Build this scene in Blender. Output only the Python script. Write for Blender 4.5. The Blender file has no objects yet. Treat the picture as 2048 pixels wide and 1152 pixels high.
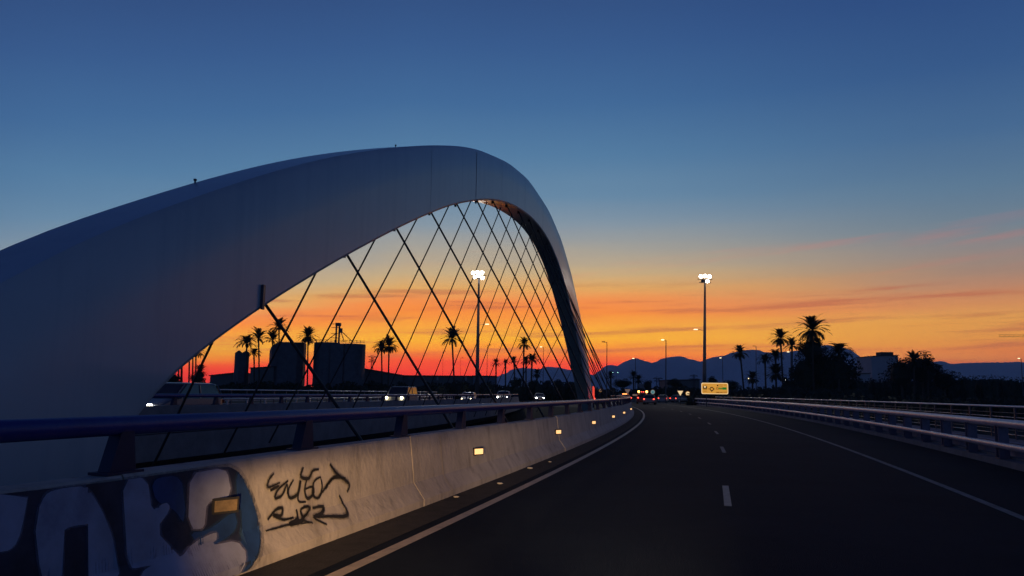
import bpy, math, random
from mathutils import Vector, Matrix
random.seed(7)
R = math.radians
scn = bpy.context.scene
col = scn.collection

# ------------------------------------------------------------------ camera
F, HC, ROLL = 1550.0, 785.0, R(0.8)
PITCH = math.atan((HC - 576) / F)
fw = Vector((0, math.cos(PITCH), math.sin(PITCH)))
u0 = Vector((0, -math.sin(PITCH), math.cos(PITCH)))
r0 = Vector((1, 0, 0))
rt = r0 * math.cos(ROLL) + u0 * math.sin(ROLL)
up = -r0 * math.sin(ROLL) + u0 * math.cos(ROLL)
CAM = Vector((0, 0, 1.5))
cd = bpy.data.cameras.new('camera')
cam = bpy.data.objects.new('camera', cd)
col.objects.link(cam)
m = Matrix((rt, up, -fw)).transposed().to_4x4()
m.translation = CAM
cam.matrix_world = m
cd.sensor_width = 36
cd.lens = 36 * F / 2048
cd.clip_start = 0.05
cd.clip_end = 40000
scn.camera = cam


def ray(px, py): return fw + rt * ((px - 1024) / F) - up * ((py - 576) / F)
def AT(px, py, Y):
    r = ray(px, py); return CAM + r * (Y / r.y)
def GR(px, py, z=0.0):
    r = ray(px, py); return CAM + r * ((z - CAM.z) / r.z)
def PROJ(p):
    v = Vector(p) - CAM; w = v.dot(fw)
    return 1024 + F * v.dot(rt) / w, 576 - F * v.dot(up) / w


# ------------------------------------------------------------------ colour management
scn.view_settings.view_transform = 'Standard'
scn.view_settings.look = 'None'
scn.view_settings.exposure = 0.0
scn.view_settings.gamma = 1.0


def lin(c):
    return tuple(((v / 255) / 12.92 if v <= 10.31 else ((v / 255 + 0.055) / 1.055) ** 2.4) for v in c) + (1.0,)


# ------------------------------------------------------------------ world: afterglow sky, a ramp over elevation
w = bpy.data.worlds.new('World'); scn.world = w; w.use_nodes = True
nt = w.node_tree; N = nt.nodes; L = nt.links
N.clear()
def nd(t, **k):
    n = N.new(t)
    for a, b in k.items(): setattr(n, a, b)
    return n
def mth(op, a, b=None, c=None, clamp=False):
    n = nd('ShaderNodeMath', operation=op, use_clamp=clamp)
    for i, v in enumerate((a, b, c)):
        if v is None: continue
        if isinstance(v, (int, float)): n.inputs[i].default_value = v
        else: L.new(v, n.inputs[i])
    return n.outputs[0]
def mixc(f, a, b, bt='MIX'):
    n = nd('ShaderNodeMix', data_type='RGBA', blend_type=bt)
    for s, v in ((n.inputs[0], f), (n.inputs[6], a), (n.inputs[7], b)):
        if isinstance(v, (int, float)): s.default_value = v
        elif isinstance(v, tuple): s.default_value = v
        else: L.new(v, s)
    return n.outputs[2]
tc = nd('ShaderNodeTexCoord')
nrm = nd('ShaderNodeVectorMath', operation='NORMALIZE'); L.new(tc.outputs['Generated'], nrm.inputs[0])
sep = nd('ShaderNodeSeparateXYZ'); L.new(nrm.outputs[0], sep.inputs[0])
X, Y_, Z = sep.outputs
elev = mth('MULTIPLY', mth('ARCSINE', Z), 180 / math.pi)
azim = mth('MULTIPLY', mth('ARCTAN2', X, Y_), 180 / math.pi)      # 0 = ahead, + = right
# stretched noise: cloud banks
def noise(sx, sz, scale, tilt=0.0, detail=4.0, off=0.0, rough=0.55):
    cx = nd('ShaderNodeCombineXYZ')
    L.new(mth('MULTIPLY', azim, sx), cx.inputs[0])
    L.new(mth('MULTIPLY', mth('ADD', elev, mth('MULTIPLY', azim, tilt)), sz), cx.inputs[1])
    cx.inputs[2].default_value = off
    n = nd('ShaderNodeTexNoise'); n.inputs['Scale'].default_value = scale
    n.inputs['Detail'].default_value = detail; n.inputs['Roughness'].default_value = rough
    L.new(cx.outputs[0], n.inputs['Vector'])
    return n.outputs['Fac']
n1 = noise(0.03, 0.35, 1.0, 0.0, 4, 3.1)
wob = mth('MULTIPLY', mth('SUBTRACT', n1, 0.5), 3.4)
lft = mth('MULTIPLY', mth('MAXIMUM', 0.0, mth('MULTIPLY', mth('ADD', azim, 8.0), -1.0)), 0.17)
el2 = mth('ADD', mth('ADD', elev, mth('MULTIPLY', lft, mth('MULTIPLY', elev, 1 / 6, clamp=True))), mth('MULTIPLY', wob, mth('SUBTRACT', 1.0, mth('MULTIPLY', elev, 1 / 24, clamp=True), clamp=True)))
def ramp(stops, src):
    r = nd('ShaderNodeValToRGB'); cr = r.color_ramp
    stops = sorted(stops)
    cr.elements[0].position = stops[0][0] / 40; cr.elements[0].color = lin(stops[0][1])
    cr.elements[1].position = stops[-1][0] / 40; cr.elements[1].color = lin(stops[-1][1])
    for e, c in stops[1:-1]:
        k = cr.elements.new(e / 40); k.color = lin(c)
    L.new(mth('MULTIPLY', src, 1 / 40, clamp=True), r.inputs[0])
    return r.outputs[0]
SKY_MID = [(0.0, (220, 48, 10)), (1.3, (250, 56, 4)), (2.1, (255, 80, 4)), (2.9, (255, 132, 8)), (4.0, (255, 178, 20)),
           (5.0, (252, 166, 40)), (5.8, (250, 140, 44)), (6.5, (246, 142, 62)), (7.4, (226, 168, 90)), (8.8, (198, 170, 126)),
           (10.5, (162, 158, 148)), (12.3, (132, 148, 160)), (14.5, (100, 134, 162)), (17.5, (80, 121, 158)),
           (21, (62, 103, 149)), (25, (52, 88, 138)), (29, (45, 75, 124)), (33, (26, 50, 104)), (40, (10, 22, 62))]
SKY_RIGHT = [(0.0, (150, 80, 60)), (1.8, (200, 92, 50)), (2.6, (212, 106, 48)), (3.6, (222, 144, 54)), (4.8, (220, 154, 70)),
             (6.0, (208, 138, 80)), (7.2, (190, 130, 92)), (8.2, (158, 130, 112)), (9.5, (136, 130, 128)), (11, (110, 126, 138)),
             (13.5, (88, 118, 144)), (17, (66, 102, 142)), (21, (50, 86, 134)), (26, (40, 72, 124)), (30, (34, 62, 114)), (34, (20, 40, 90)), (40, (10, 22, 60))]
SKY_BACK = [(0.0, (44, 58, 86)), (5, (54, 74, 106)), (10, (52, 78, 120)), (16, (44, 72, 120)), (26, (34, 58, 104)), (34, (16, 32, 78)), (40, (10, 22, 60))]
cm = ramp(SKY_MID, el2); crr = ramp(SKY_RIGHT, el2); cb = ramp(SKY_BACK, elev)
fr = nd('ShaderNodeMapRange', interpolation_type='SMOOTHSTEP'); L.new(azim, fr.inputs[0]); fr.inputs[1].default_value = 4; fr.inputs[2].default_value = 34
sky = mixc(fr.outputs[0], cm, crr)
aa = mth('ABSOLUTE', mth('SUBTRACT', azim, 3.0))
fb = nd('ShaderNodeMapRange', interpolation_type='SMOOTHSTEP'); L.new(aa, fb.inputs[0]); fb.inputs[1].default_value = 33; fb.inputs[2].default_value = 56
sky = mixc(fb.outputs[0], sky, cb)
# red lit streaks of thin cloud
n2 = noise(0.05, 0.9, 1.0, -0.10, 6, 9.0, 0.6)
def bandf(lo, hi, soft=1.5):
    a = nd('ShaderNodeMapRange', interpolation_type='SMOOTHSTEP'); L.new(elev, a.inputs[0]); a.inputs[1].default_value = lo; a.inputs[2].default_value = lo + soft
    b = nd('ShaderNodeMapRange', interpolation_type='SMOOTHSTEP'); L.new(elev, b.inputs[0]); b.inputs[1].default_value = hi - soft; b.inputs[2].default_value = hi
    return mth('MULTIPLY', a.outputs[0], mth('SUBTRACT', 1.0, b.outputs[0]))
def step(src, lo, hi):
    a = nd('ShaderNodeMapRange', interpolation_type='SMOOTHSTEP'); L.new(src, a.inputs[0]); a.inputs[1].default_value = lo; a.inputs[2].default_value = hi
    return a.outputs[0]
fx = mth('SUBTRACT', 1.0, fb.outputs[0])
s1 = mth('MULTIPLY', mth('MULTIPLY', step(n2, 0.54, 0.68), bandf(6.2, 12.5, 2.0)), mth('MULTIPLY', fx, 0.17))
s1 = mth('MULTIPLY', s1, step(azim, -14.0, 2.0))
sky = mixc(s1, sky, lin((222, 104, 84)))
n3 = noise(0.07, 1.5, 1.0, -0.03, 6, 21.0, 0.6)
s2 = mth('MULTIPLY', mth('MULTIPLY', step(n3, 0.50, 0.66), bandf(1.5, 8.5, 1.5)), mth('MULTIPLY', fx, 0.52))
sky = mixc(s2, sky, lin((176, 84, 58)))
# below the horizon: dusk-dark
dn = nd('ShaderNodeMapRange'); L.new(elev, dn.inputs[0]); dn.inputs[1].default_value = -0.6; dn.inputs[2].default_value = 0.0
sky = mixc(dn.outputs[0], lin((8, 9, 16)), sky)
DENS = 0.00012
path = mth('MINIMUM', 7900.0, mth('DIVIDE', 390.0, mth('MAXIMUM', Z, 0.001)))
gain = mth('EXPONENT', mth('MULTIPLY', path, DENS * 0.9))
# a physical sky with the sun just below the horizon adds its share
nish = nd('ShaderNodeTexSky', sky_type='NISHITA'); nish.sun_disc = False
nish.sun_elevation = R(-3.0); nish.sun_rotation = R(-3.0)
bg1 = nd('ShaderNodeBackground'); L.new(sky, bg1.inputs[0]); L.new(gain, bg1.inputs[1])
bg2 = nd('ShaderNodeBackground'); L.new(nish.outputs[0], bg2.inputs[0]); bg2.inputs[1].default_value = 0.05
ad = nd('ShaderNodeAddShader'); L.new(bg1.outputs[0], ad.inputs[0]); L.new(bg2.outputs[0], ad.inputs[1])
wo = nd('ShaderNodeOutputWorld'); L.new(ad.outputs[0], wo.inputs[0])


# headlamps of the car the picture is taken from (low beam, warm)
def spot(name, loc, target, power, colr, size=110, blend=0.9, rad=0.06):
    d = bpy.data.lights.new(name, 'SPOT'); d.energy = power; d.color = colr
    d.spot_size = R(size); d.spot_blend = blend; d.shadow_soft_size = rad
    o = bpy.data.objects.new(name, d); col.objects.link(o); o.location = loc
    o.rotation_euler = (Vector(target) - Vector(loc)).to_track_quat('-Z', 'Y').to_euler()
    # low-beam pattern: sharp cut-off just above the lamp's axis plane
    d.use_nodes = True; t = d.node_tree; e = t.nodes['Emission']
    tcn = t.nodes.new('ShaderNodeTexCoord'); sp = t.nodes.new('ShaderNodeSeparateXYZ'); t.links.new(tcn.outputs['Normal'], sp.inputs[0])
    mr = t.nodes.new('ShaderNodeMapRange'); mr.inputs[1].default_value = CUT[0]; mr.inputs[2].default_value = CUT[1]
    mr.inputs[3].default_value = 1.0; mr.inputs[4].default_value = 0.0
    t.links.new(sp.outputs[CUT[2]], mr.inputs[0]); t.links.new(mr.outputs[0], e.inputs['Strength'])
    return o
CUT = (0.0, 0.035, 1)
spot('headlamp_beam', (-0.75, 1.2, 0.68), (-1.45, 12, 0.68), 2800, (1.0, 0.57, 0.25), 34, 1.0)
spot('headlamp_beam', (0.65, 1.2, 0.68), (1.6, 16, 0.68), 3200, (1.0, 0.66, 0.38), 26, 1.0)


# ------------------------------------------------------------------ materials
MATS = {}
def mat(name, c, rough=0.7, metal=0.0, var=0.15, scale=3.0, bump=0.0, bscale=40.0, emit=None, es=0.0, spec=None, coord='Object', blotch=None, streak=None):
    if name in MATS: return MATS[name]
    m_ = bpy.data.materials.new(name); m_.use_nodes = True
    t = m_.node_tree; b = t.nodes['Principled BSDF']
    b.inputs['Roughness'].default_value = rough; b.inputs['Metallic'].default_value = metal
    if spec is not None: b.inputs['Specular IOR Level'].default_value = spec
    tcn = t.nodes.new('ShaderNodeTexCoord')
    if var > 0 or blotch:
        n = t.nodes.new('ShaderNodeTexNoise'); n.inputs['Scale'].default_value = scale; n.inputs['Detail'].default_value = 6
        n.inputs['Roughness'].default_value = 0.65
        t.links.new(tcn.outputs[coord], n.inputs['Vector'])
        r = t.nodes.new('ShaderNodeValToRGB'); e = r.color_ramp.elements
        e[0].position = 0.3; e[1].position = 0.7
        e[0].color = tuple(v * (1 - var) for v in c[:3]) + (1,)
        e[1].color = tuple(min(1, v * (1 + var)) for v in c[:3]) + (1,)
        t.links.new(n.outputs['Fac'], r.inputs[0]); out = r.outputs[0]
        if blotch:
            bc, bs, lo, hi, amt = blotch
            n5 = t.nodes.new('ShaderNodeTexNoise'); n5.inputs['Scale'].default_value = bs; n5.inputs['Detail'].default_value = 8; n5.inputs['Roughness'].default_value = 0.7
            if streak:
                mp = t.nodes.new('ShaderNodeMapping'); mp.inputs['Scale'].default_value = streak
                t.links.new(tcn.outputs[coord], mp.inputs['Vector']); t.links.new(mp.outputs[0], n5.inputs['Vector'])
            else: t.links.new(tcn.outputs[coord], n5.inputs['Vector'])
            mr = t.nodes.new('ShaderNodeMapRange'); mr.inputs[1].default_value = lo; mr.inputs[2].default_value = hi; mr.inputs[4].default_value = amt
            t.links.new(n5.outputs['Fac'], mr.inputs[0])
            mx = t.nodes.new('ShaderNodeMix'); mx.data_type = 'RGBA'
            t.links.new(mr.outputs[0], mx.inputs[0]); t.links.new(out, mx.inputs[6]); mx.inputs[7].default_value = tuple(bc) + (1,)
            out = mx.outputs[2]
        t.links.new(out, b.inputs['Base Color'])
    else:
        b.inputs['Base Color'].default_value = tuple(c[:3]) + (1,)
    if bump > 0:
        n6 = t.nodes.new('ShaderNodeTexNoise'); n6.inputs['Scale'].default_value = bscale; n6.inputs['Detail'].default_value = 5
        t.links.new(tcn.outputs[coord], n6.inputs['Vector'])
        bp = t.nodes.new('ShaderNodeBump'); bp.inputs['Strength'].default_value = bump; bp.inputs['Distance'].default_value = 0.02
        t.links.new(n6.outputs['Fac'], bp.inputs['Height']); t.links.new(bp.outputs[0], b.inputs['Normal'])
    if emit:
        b.inputs['Emission Color'].default_value = tuple(emit[:3]) + (1,)
        b.inputs['Emission Strength'].default_value = es
    MATS[name] = m_
    return m_

M_CONC = mat('concrete', (0.50, 0.46, 0.40), 0.85, var=0.16, scale=1.6, bump=0.5, bscale=14, blotch=((0.10, 0.09, 0.075), 2.2, 0.52, 0.74, 0.6), streak=(1.6, 1.6, .45))
M_CONC2 = mat('concrete_grey', (0.24, 0.235, 0.24), 0.85, var=0.2, scale=1.2, bump=0.4, bscale=12, blotch=((0.08, 0.08, 0.08), 0.7, 0.55, 0.75, 0.5))
M_SEAL = mat('joint_mortar', (0.42, 0.40, 0.36), 0.8, var=0.2, scale=20)
M_ASPH = mat('asphalt', (0.013, 0.021, 0.034), 0.85, var=0.22, scale=0.35, bump=0.6, bscale=90, blotch=((0.024, 0.034, 0.050), 0.12, 0.45, 0.65, 0.5), spec=.08)
M_SHOULD = mat('shoulder_dirt', (0.035, 0.032, 0.028), 0.95, var=0.4, scale=4, bump=0.8, bscale=40)
M_LINE = mat('road_paint', (0.34, 0.33, 0.29), 0.6, var=0.25, scale=5, bump=0.3, bscale=60, blotch=((0.12, 0.12, 0.12), 3.0, 0.55, 0.7, 0.7))
M_LINE2 = mat('worn_road_paint', (0.20, 0.20, 0.20), 0.7, var=0.35, scale=5, bump=0.3, bscale=60, blotch=((0.05, 0.05, 0.055), 2.0, 0.48, 0.66, 0.8))
M_LINE_LIT = mat('headlit_road_paint', (0.62, 0.52, 0.36), 0.6, var=0.2, scale=5, bump=0.3, bscale=60, blotch=((0.14, 0.12, 0.10), 3.0, 0.58, 0.72, 0.6))  # warm headlamp light on the left line put into its paint colour
M_WALK = mat('sidewalk_concrete', (0.22, 0.20, 0.21), 0.9, var=0.2, scale=2.0, bump=0.3, bscale=30)
M_BLUE = mat('blue_paint', (0.018, 0.035, 0.22), 0.38, var=0.15, scale=3, bump=0.15, bscale=25)
M_BLUEP = mat('blue_post_paint', (0.006, 0.012, 0.055), 0.55, var=0.25, scale=6)
M_STEEL = mat('galvanised_steel', (0.42, 0.42, 0.46), 0.38, 0.75, var=0.2, scale=3)
M_STEELD = mat('dark_steel', (0.09, 0.09, 0.11), 0.5, 0.5, var=0.2, scale=3)
M_ARCH = mat('arch_white_paint', (0.48, 0.58, 0.61), 0.30, var=0.05, scale=0.35, bump=0.08, bscale=2.5, blotch=((0.34, 0.46, 0.52), 0.9, 0.48, 0.75, 0.7), streak=(1.4, 1.4, .10))
M_SEAM = mat('arch_seam', (0.16, 0.19, 0.23), 0.6, var=0.1)
M_SEAM2 = mat('arch_seam_faint', (0.38, 0.50, 0.55), 0.4, var=0.1)
M_CABLE = mat('cable_black', (0.02, 0.018, 0.02), 0.55, var=0.1)
M_GROUND = mat('dry_ground', (0.035, 0.034, 0.024), 1.0, var=0.35, scale=0.05)
M_MOUNT = mat('hazed_mountain_rock', (0.60, 0.66, 0.70), 1.0, var=0.25, scale=0.002)  # pale bluish albedo carries part of the distance haze
M_LEAF = mat('leaf_dark', (0.018, 0.026, 0.012), 0.8, var=0.4, scale=1.2)
M_PALM = mat('palm_leaf', (0.025, 0.034, 0.015), 0.7, var=0.35, scale=1.5)
M_TRUNK = mat('bark', (0.07, 0.055, 0.04), 0.95, var=0.35, scale=6)
M_SILO = mat('silo_steel', (0.10, 0.10, 0.12), 0.55, 0.2, var=0.25, scale=0.8)
M_BLD = mat('building_wall', (0.16, 0.15, 0.15), 0.9, var=0.15, scale=0.3)
M_BLDW = mat('white_wall', (0.42, 0.40, 0.42), 0.9, var=0.1, scale=0.3)
M_ROOF = mat('sheet_roof', (0.06, 0.05, 0.05), 0.8, var=0.2, scale=0.5)
M_GLASS = mat('car_glass', (0.02, 0.025, 0.03), 0.08, var=0, spec=0.8)
M_TYRE = mat('tyre', (0.02, 0.02, 0.02), 0.9, var=0.1)
M_RIM = mat('rim', (0.4, 0.4, 0.42), 0.3, 0.8, var=0.1)
M_HEAD = mat('headlamp_lit', (0.9, 0.9, 0.85), 0.3, var=0, emit=(1, 0.93, 0.78), es=28)
M_HEADW = mat('headlamp_lit_warm', (0.9, 0.8, 0.6), 0.3, var=0, emit=(1, 0.80, 0.42), es=24)
M_TAIL = mat('taillamp_lit', (0.5, 0.02, 0.02), 0.3, var=0, emit=(1, 0.07, 0.04), es=5)
M_TAILOFF = mat('taillamp', (0.3, 0.01, 0.01), 0.3, var=0)
M_AMBER = mat('amber_lamp_lit', (0.8, 0.4, 0.05), 0.3, var=0, emit=(1, 0.42, 0.08), es=9)
M_FLOOD = mat('floodlight_lens', (0.9, 0.9, 0.9), 0.3, var=0, emit=(1, 0.95, 0.82), es=30)
M_LAMP = mat('street_lamp_lens', (0.9, 0.8, 0.6), 0.3, var=0, emit=(1, 0.80, 0.45), es=2.2)
M_LAMPG = mat('green_lamp_lens', (0.6, 0.9, 0.8), 0.3, var=0, emit=(0.45, 1.0, 0.8), es=3)
M_REFL = mat('retro_reflector', (0.8, 0.5, 0.2), 0.3, var=0.3, scale=30, emit=(1.0, 0.55, 0.22), es=1.3)  # emission stands in for headlamp light thrown back by the lens
M_REFL2 = mat('retro_reflector_dull', (0.16, 0.11, 0.05), 0.5, var=0.4, scale=20, emit=(1.0, 0.5, 0.2), es=.04)  # fainter copy, less returned light in colour and emission
M_REFLF = mat('reflector_frame', (0.02, 0.02, 0.02), 0.6, var=0.1)
M_SIGNY = mat('sign_yellow', (0.8, 0.45, 0.06), 0.4, var=0.05, emit=(1.0, 0.45, 0.06), es=0.62)  # sign emission stands in for light returned by reflective sheeting
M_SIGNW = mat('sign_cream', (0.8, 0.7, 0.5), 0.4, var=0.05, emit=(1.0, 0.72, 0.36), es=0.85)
M_SIGND = mat('sign_brown', (0.06, 0.015, 0.01), 0.5, var=0.1)
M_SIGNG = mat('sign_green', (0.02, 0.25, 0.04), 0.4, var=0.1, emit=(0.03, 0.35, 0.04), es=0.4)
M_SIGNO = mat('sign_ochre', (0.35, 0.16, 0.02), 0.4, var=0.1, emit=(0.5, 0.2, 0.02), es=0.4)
M_SIGNR = mat('sign_red', (0.35, 0.04, 0.03), 0.4, var=0.1)
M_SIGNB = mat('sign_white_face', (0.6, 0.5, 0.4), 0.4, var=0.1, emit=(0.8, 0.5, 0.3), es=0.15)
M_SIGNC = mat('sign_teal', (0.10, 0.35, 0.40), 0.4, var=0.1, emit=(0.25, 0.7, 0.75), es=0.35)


# ------------------------------------------------------------------ mesh helpers
class MB:
    def __init__(s): s.v = []; s.f = []
    def add(s, vs, fs):
        o = len(s.v); s.v += [tuple(v) for v in vs]; s.f += [tuple(i + o for i in f) for f in fs]; return s
    def box(s, c, d, rz=0.0, top=None):
        """box centred at c with size d; top = scale of top face in x,y"""
        tx, ty = top if top else (1, 1)
        cs, sn = math.cos(rz), math.sin(rz); vs = []
        for k, (sx, sy, sz) in enumerate([(-1, -1, -1), (1, -1, -1), (1, 1, -1), (-1, 1, -1), (-1, -1, 1), (1, -1, 1), (1, 1, 1), (-1, 1, 1)]):
            x = sx * d[0] / 2 * (tx if sz > 0 else 1); y = sy * d[1] / 2 * (ty if sz > 0 else 1)
            vs.append((c[0] + x * cs - y * sn, c[1] + x * sn + y * cs, c[2] + sz * d[2] / 2))
        return s.add(vs, [(0, 3, 2, 1), (4, 5, 6, 7), (0, 1, 5, 4), (1, 2, 6, 5), (2, 3, 7, 6), (3, 0, 4, 7)])
    def tube(s, pts, rad, n=8, cap=True, sz=1.0):
        pts = [Vector(p) for p in pts]; rr = rad if isinstance(rad, (list, tuple)) else [rad] * len(pts)
        vs = []; fs = []
        for i, p in enumerate(pts):
            t = (pts[min(i + 1, len(pts) - 1)] - pts[max(i - 1, 0)]).normalized()
            a = Vector((0, 0, 1)) if abs(t.z) < 0.95 else Vector((1, 0, 0))
            u = t.cross(a).normalized(); v = u.cross(t).normalized()
            for k in range(n):
                an = 2 * math.pi * k / n
                vs.append(p + (u * math.cos(an) + v * math.sin(an) * sz) * rr[i])
        for i in range(len(pts) - 1):
            for k in range(n):
                a_, b_ = i * n + k, i * n + (k + 1) % n
                fs.append((a_, b_, b_ + n, a_ + n))
        if cap:
            fs.append(tuple(range(n - 1, -1, -1))); q = (len(pts) - 1) * n; fs.append(tuple(range(q, q + n)))
        return s.add(vs, fs)
    def loft(s, rings, cap=True):
        n = len(rings[0]); vs = [p for r_ in rings for p in r_]; fs = []
        for i in range(len(rings) - 1):
            for k in range(n):
                a_, b_ = i * n + k, i * n + (k + 1) % n
                fs.append((a_, b_, b_ + n, a_ + n))
        if cap:
            fs.append(tuple(range(n - 1, -1, -1))); q = (len(rings) - 1) * n; fs.append(tuple(range(q, q + n)))
        return s.add(vs, fs)
    def disc(s, c, r, axis='y', th=0.02, n=20, poly=None):
        ring = []
        pts = poly or [(r * math.cos(2 * math.pi * k / n), r * math.sin(2 * math.pi * k / n)) for k in range(n)]
        a = []; b = []
        for x, z in pts:
            a.append((c[0] + x, c[1] - th / 2, c[2] + z)); b.append((c[0] + x, c[1] + th / 2, c[2] + z))
        return s.loft([a, b])
    def build(s, name, material, parent=None, smooth=False, world=False):
        me = bpy.data.meshes.new(name)
        vs = s.v
        if world and parent is not None:
            l = parent.location; vs = [(x - l[0], y - l[1], z - l[2]) for x, y, z in vs]
        me.from_pydata(vs, [], s.f); me.validate(); me.materials.append(material)
        if smooth: me.shade_smooth()
        o = bpy.data.objects.new(name, me); col.objects.link(o)
        if parent is not None: o.parent = parent
        return o
def fixn(o):
    import bmesh
    b = bmesh.new(); b.from_mesh(o.data); bmesh.ops.recalc_face_normals(b, faces=b.faces); b.to_mesh(o.data); b.free(); return o
def tag(o, label=None, cat=None, group=None, kind=None):
    if label: o['label'] = label
    if cat: o['category'] = cat
    if group: o['group'] = group
    if kind: o['kind'] = kind
    return o
def empty(name, loc, rz=0.0):
    o = bpy.data.objects.new(name, None); col.objects.link(o); o.location = loc; o.rotation_euler = (0, 0, rz)
    o.empty_display_size = 0.3
    return o
def copy_tree(o, parent=None):
    c = o.copy(); col.objects.link(c); c.parent = parent
    for ch in [x for x in col.objects if x.parent == o]: copy_tree(ch, c)
    return c

# ------------------------------------------------------------------ road alignment (a gentle left-hand bend)
def bx_(y): return -4.0 + 0.287 * y - 0.00104 * y * y
def slope(y): return 0.287 - 0.00208 * y
def heading(y): return math.atan(slope(y))            # angle from +Y towards +X
def P(y, off, z=0.0):
    h = heading(y)
    return Vector((bx_(y) + math.cos(h) * off, y - math.sin(h) * off, z))
def lane_y(px, off, lo=5, hi=160):
    best = None
    for i in range(2000):
        y = lo + (hi - lo) * i / 1999; q = P(y, off, 0.8); w_ = (q - CAM).dot(fw)
        if w_ < 1: continue
        e = abs(PROJ(q)[0] - px)
        if best is None or e < best[0]: best = (e, y)
    return best[1]
def ys(a, b, n): return [a + (b - a) * i / n for i in range(n + 1)]
def sweep(prof, Y, closed=True, jit=None):
    """prof: list of (offset, z)"""
    rings = []
    for y in Y: rings.append([P(y, o, z) for o, z in prof])
    mb = MB()
    if closed: mb.loft(rings)
    else:
        n = len(prof); vs = [p for r_ in rings for p in r_]
        mb.add(vs, [(i * n + k, i * n + k + 1, (i + 1) * n + k + 1, (i + 1) * n + k) for i in range(len(Y) - 1) for k in range(n - 1)])
    return mb
def strip(name, o1, o2, z, Y, material, kind='structure'):
    o = sweep([(o1, z), (o2, z)], Y, closed=False).build(name, material)
    for p in o.data.polygons:
        if p.normal.z < 0: o.data.flip_normals(); break
    return tag(o, kind=kind)
def kerb_off(y): return 9.9 + 0.022 * max(0, y - 15)

# decks (the two carriageways of the bridge) and the asphalt on them
YD = ys(-14, 122, 68)
def var_sweep(fn, Y):
    return MB().loft([[P(y, o, z) for o, z in fn(y)] for y in Y])
deck = var_sweep(lambda y: [(-0.75, -0.03), (kerb_off(y) + 3.6, -0.03), (kerb_off(y) + 3.6, -0.9), (8, -1.5), (1.5, -1.5), (-0.75, -0.9)], YD)
fixn(tag(deck.build('bridge_deck', M_CONC2), kind='structure'))
deck2 = var_sweep(lambda y: [(-27.2, -0.03), (-13.72, -0.03), (-13.72, -0.85), (-16, -1.7), (-24, -1.7), (-27.2, -0.9)], YD)
fixn(tag(deck2.build('bridge_deck', M_CONC2), kind='structure'))
YR = ys(-14, 165, 90)
o = MB().loft([[P(y, a, z) for a, z in ((-0.05, 0.0), (kerb_off(y) + 0.02, 0.0), (kerb_off(y) + 0.02, -0.02), (-0.05, -0.02))] for y in YR]).build('road', M_ASPH)
fixn(tag(o, kind='structure'))
o = MB().loft([[P(y, a, z) for a, z in ((-24.0, 0.0), (-14.4, 0.0), (-14.4, -0.02), (-24.0, -0.02))] for y in YR]).build('road', M_ASPH)
fixn(tag(o, kind='structure'))
strip('road_shoulder', 0.0, 0.52, 0.004, YR, M_SHOULD)
# painted lines
strip('edge_line', 0.66, 0.79, 0.006, ys(-8, 118, 90), M_LINE_LIT)
o = MB().add([p for y in ys(-8, 118, 90) for p in (P(y, 7.35 + 0.006 * y, 0.006), P(y, 7.48 + 0.006 * y, 0.006))],
             [(2 * i, 2 * i + 1, 2 * i + 3, 2 * i + 2) for i in range(90)]).build('edge_line', M_LINE2)
tag(o, kind='structure')
strip('edge_line', -15.2, -15.05, 0.006, ys(-8, 118, 90), M_LINE)
for k in range(11):
    y0 = 11.85 + 9.9 * k
    o1 = min(4.3, 3.62 + 0.016 * y0)
    o = sweep([(o1, 0.006), (o1 + 0.10, 0.006)], ys(y0, y0 + 2.4, 4), closed=False).build('lane_dash', M_LINE if k == 0 else M_LINE2); tag(o, kind='structure')
# right-hand kerb and footway
o = var_sweep(lambda y: [(kerb_off(y) + 0.02, -0.02), (kerb_off(y) + 0.04, 0.14), (kerb_off(y) + 0.30, 0.15), (kerb_off(y) + 0.30, -0.02)], ys(2, 122, 60)).build('kerb', M_WALK)
fixn(tag(o, kind='structure'))
o = var_sweep(lambda y: [(kerb_off(y) + 0.302, -0.02), (kerb_off(y) + 0.302, 0.20), (kerb_off(y) + 3.4, 0.20), (kerb_off(y) + 3.4, -0.02)], ys(2, 122, 60)).build('footway', M_WALK)
fixn(tag(o, kind='structure'))

# ------------------------------------------------------------------ terrain
def sstep(a, b, x):
    t_ = max(0, min(1, (x - a) / (b - a))); return t_ * t_ * (3 - 2 * t_)
gx = [-9000, -5000, -2500, -1200, -600, -300, -200, -140, -100, -70, -45, -25, -8, 8, 25, 45, 70, 100, 140, 200, 300, 600, 1200, 2500, 5000, 9000]
gy = [-1500, -400, -100, -30, 0, 30, 60, 85, 100, 108, 114, 120, 130, 150, 175, 200, 260, 400, 700, 1200, 2500, 4500, 7000, 12000]
vs = []
for y in gy:
    for x in gx:
        z = -5.5 + 5.3 * sstep(100, 124, y) + random.uniform(-.05, .0)
        if y > 130: z = -0.25 + (random.uniform(-.05, .0) if y < 300 else random.uniform(-1.0, 0))
        vs.append((x, y, z))
nx = len(gx)
g = MB().add(vs, [(j * nx + i, j * nx + i + 1, (j + 1) * nx + i + 1, (j + 1) * nx + i) for j in range(len(gy) - 1) for i in range(nx - 1)])
tag(g.build('ground', M_GROUND), kind='structure')
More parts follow.
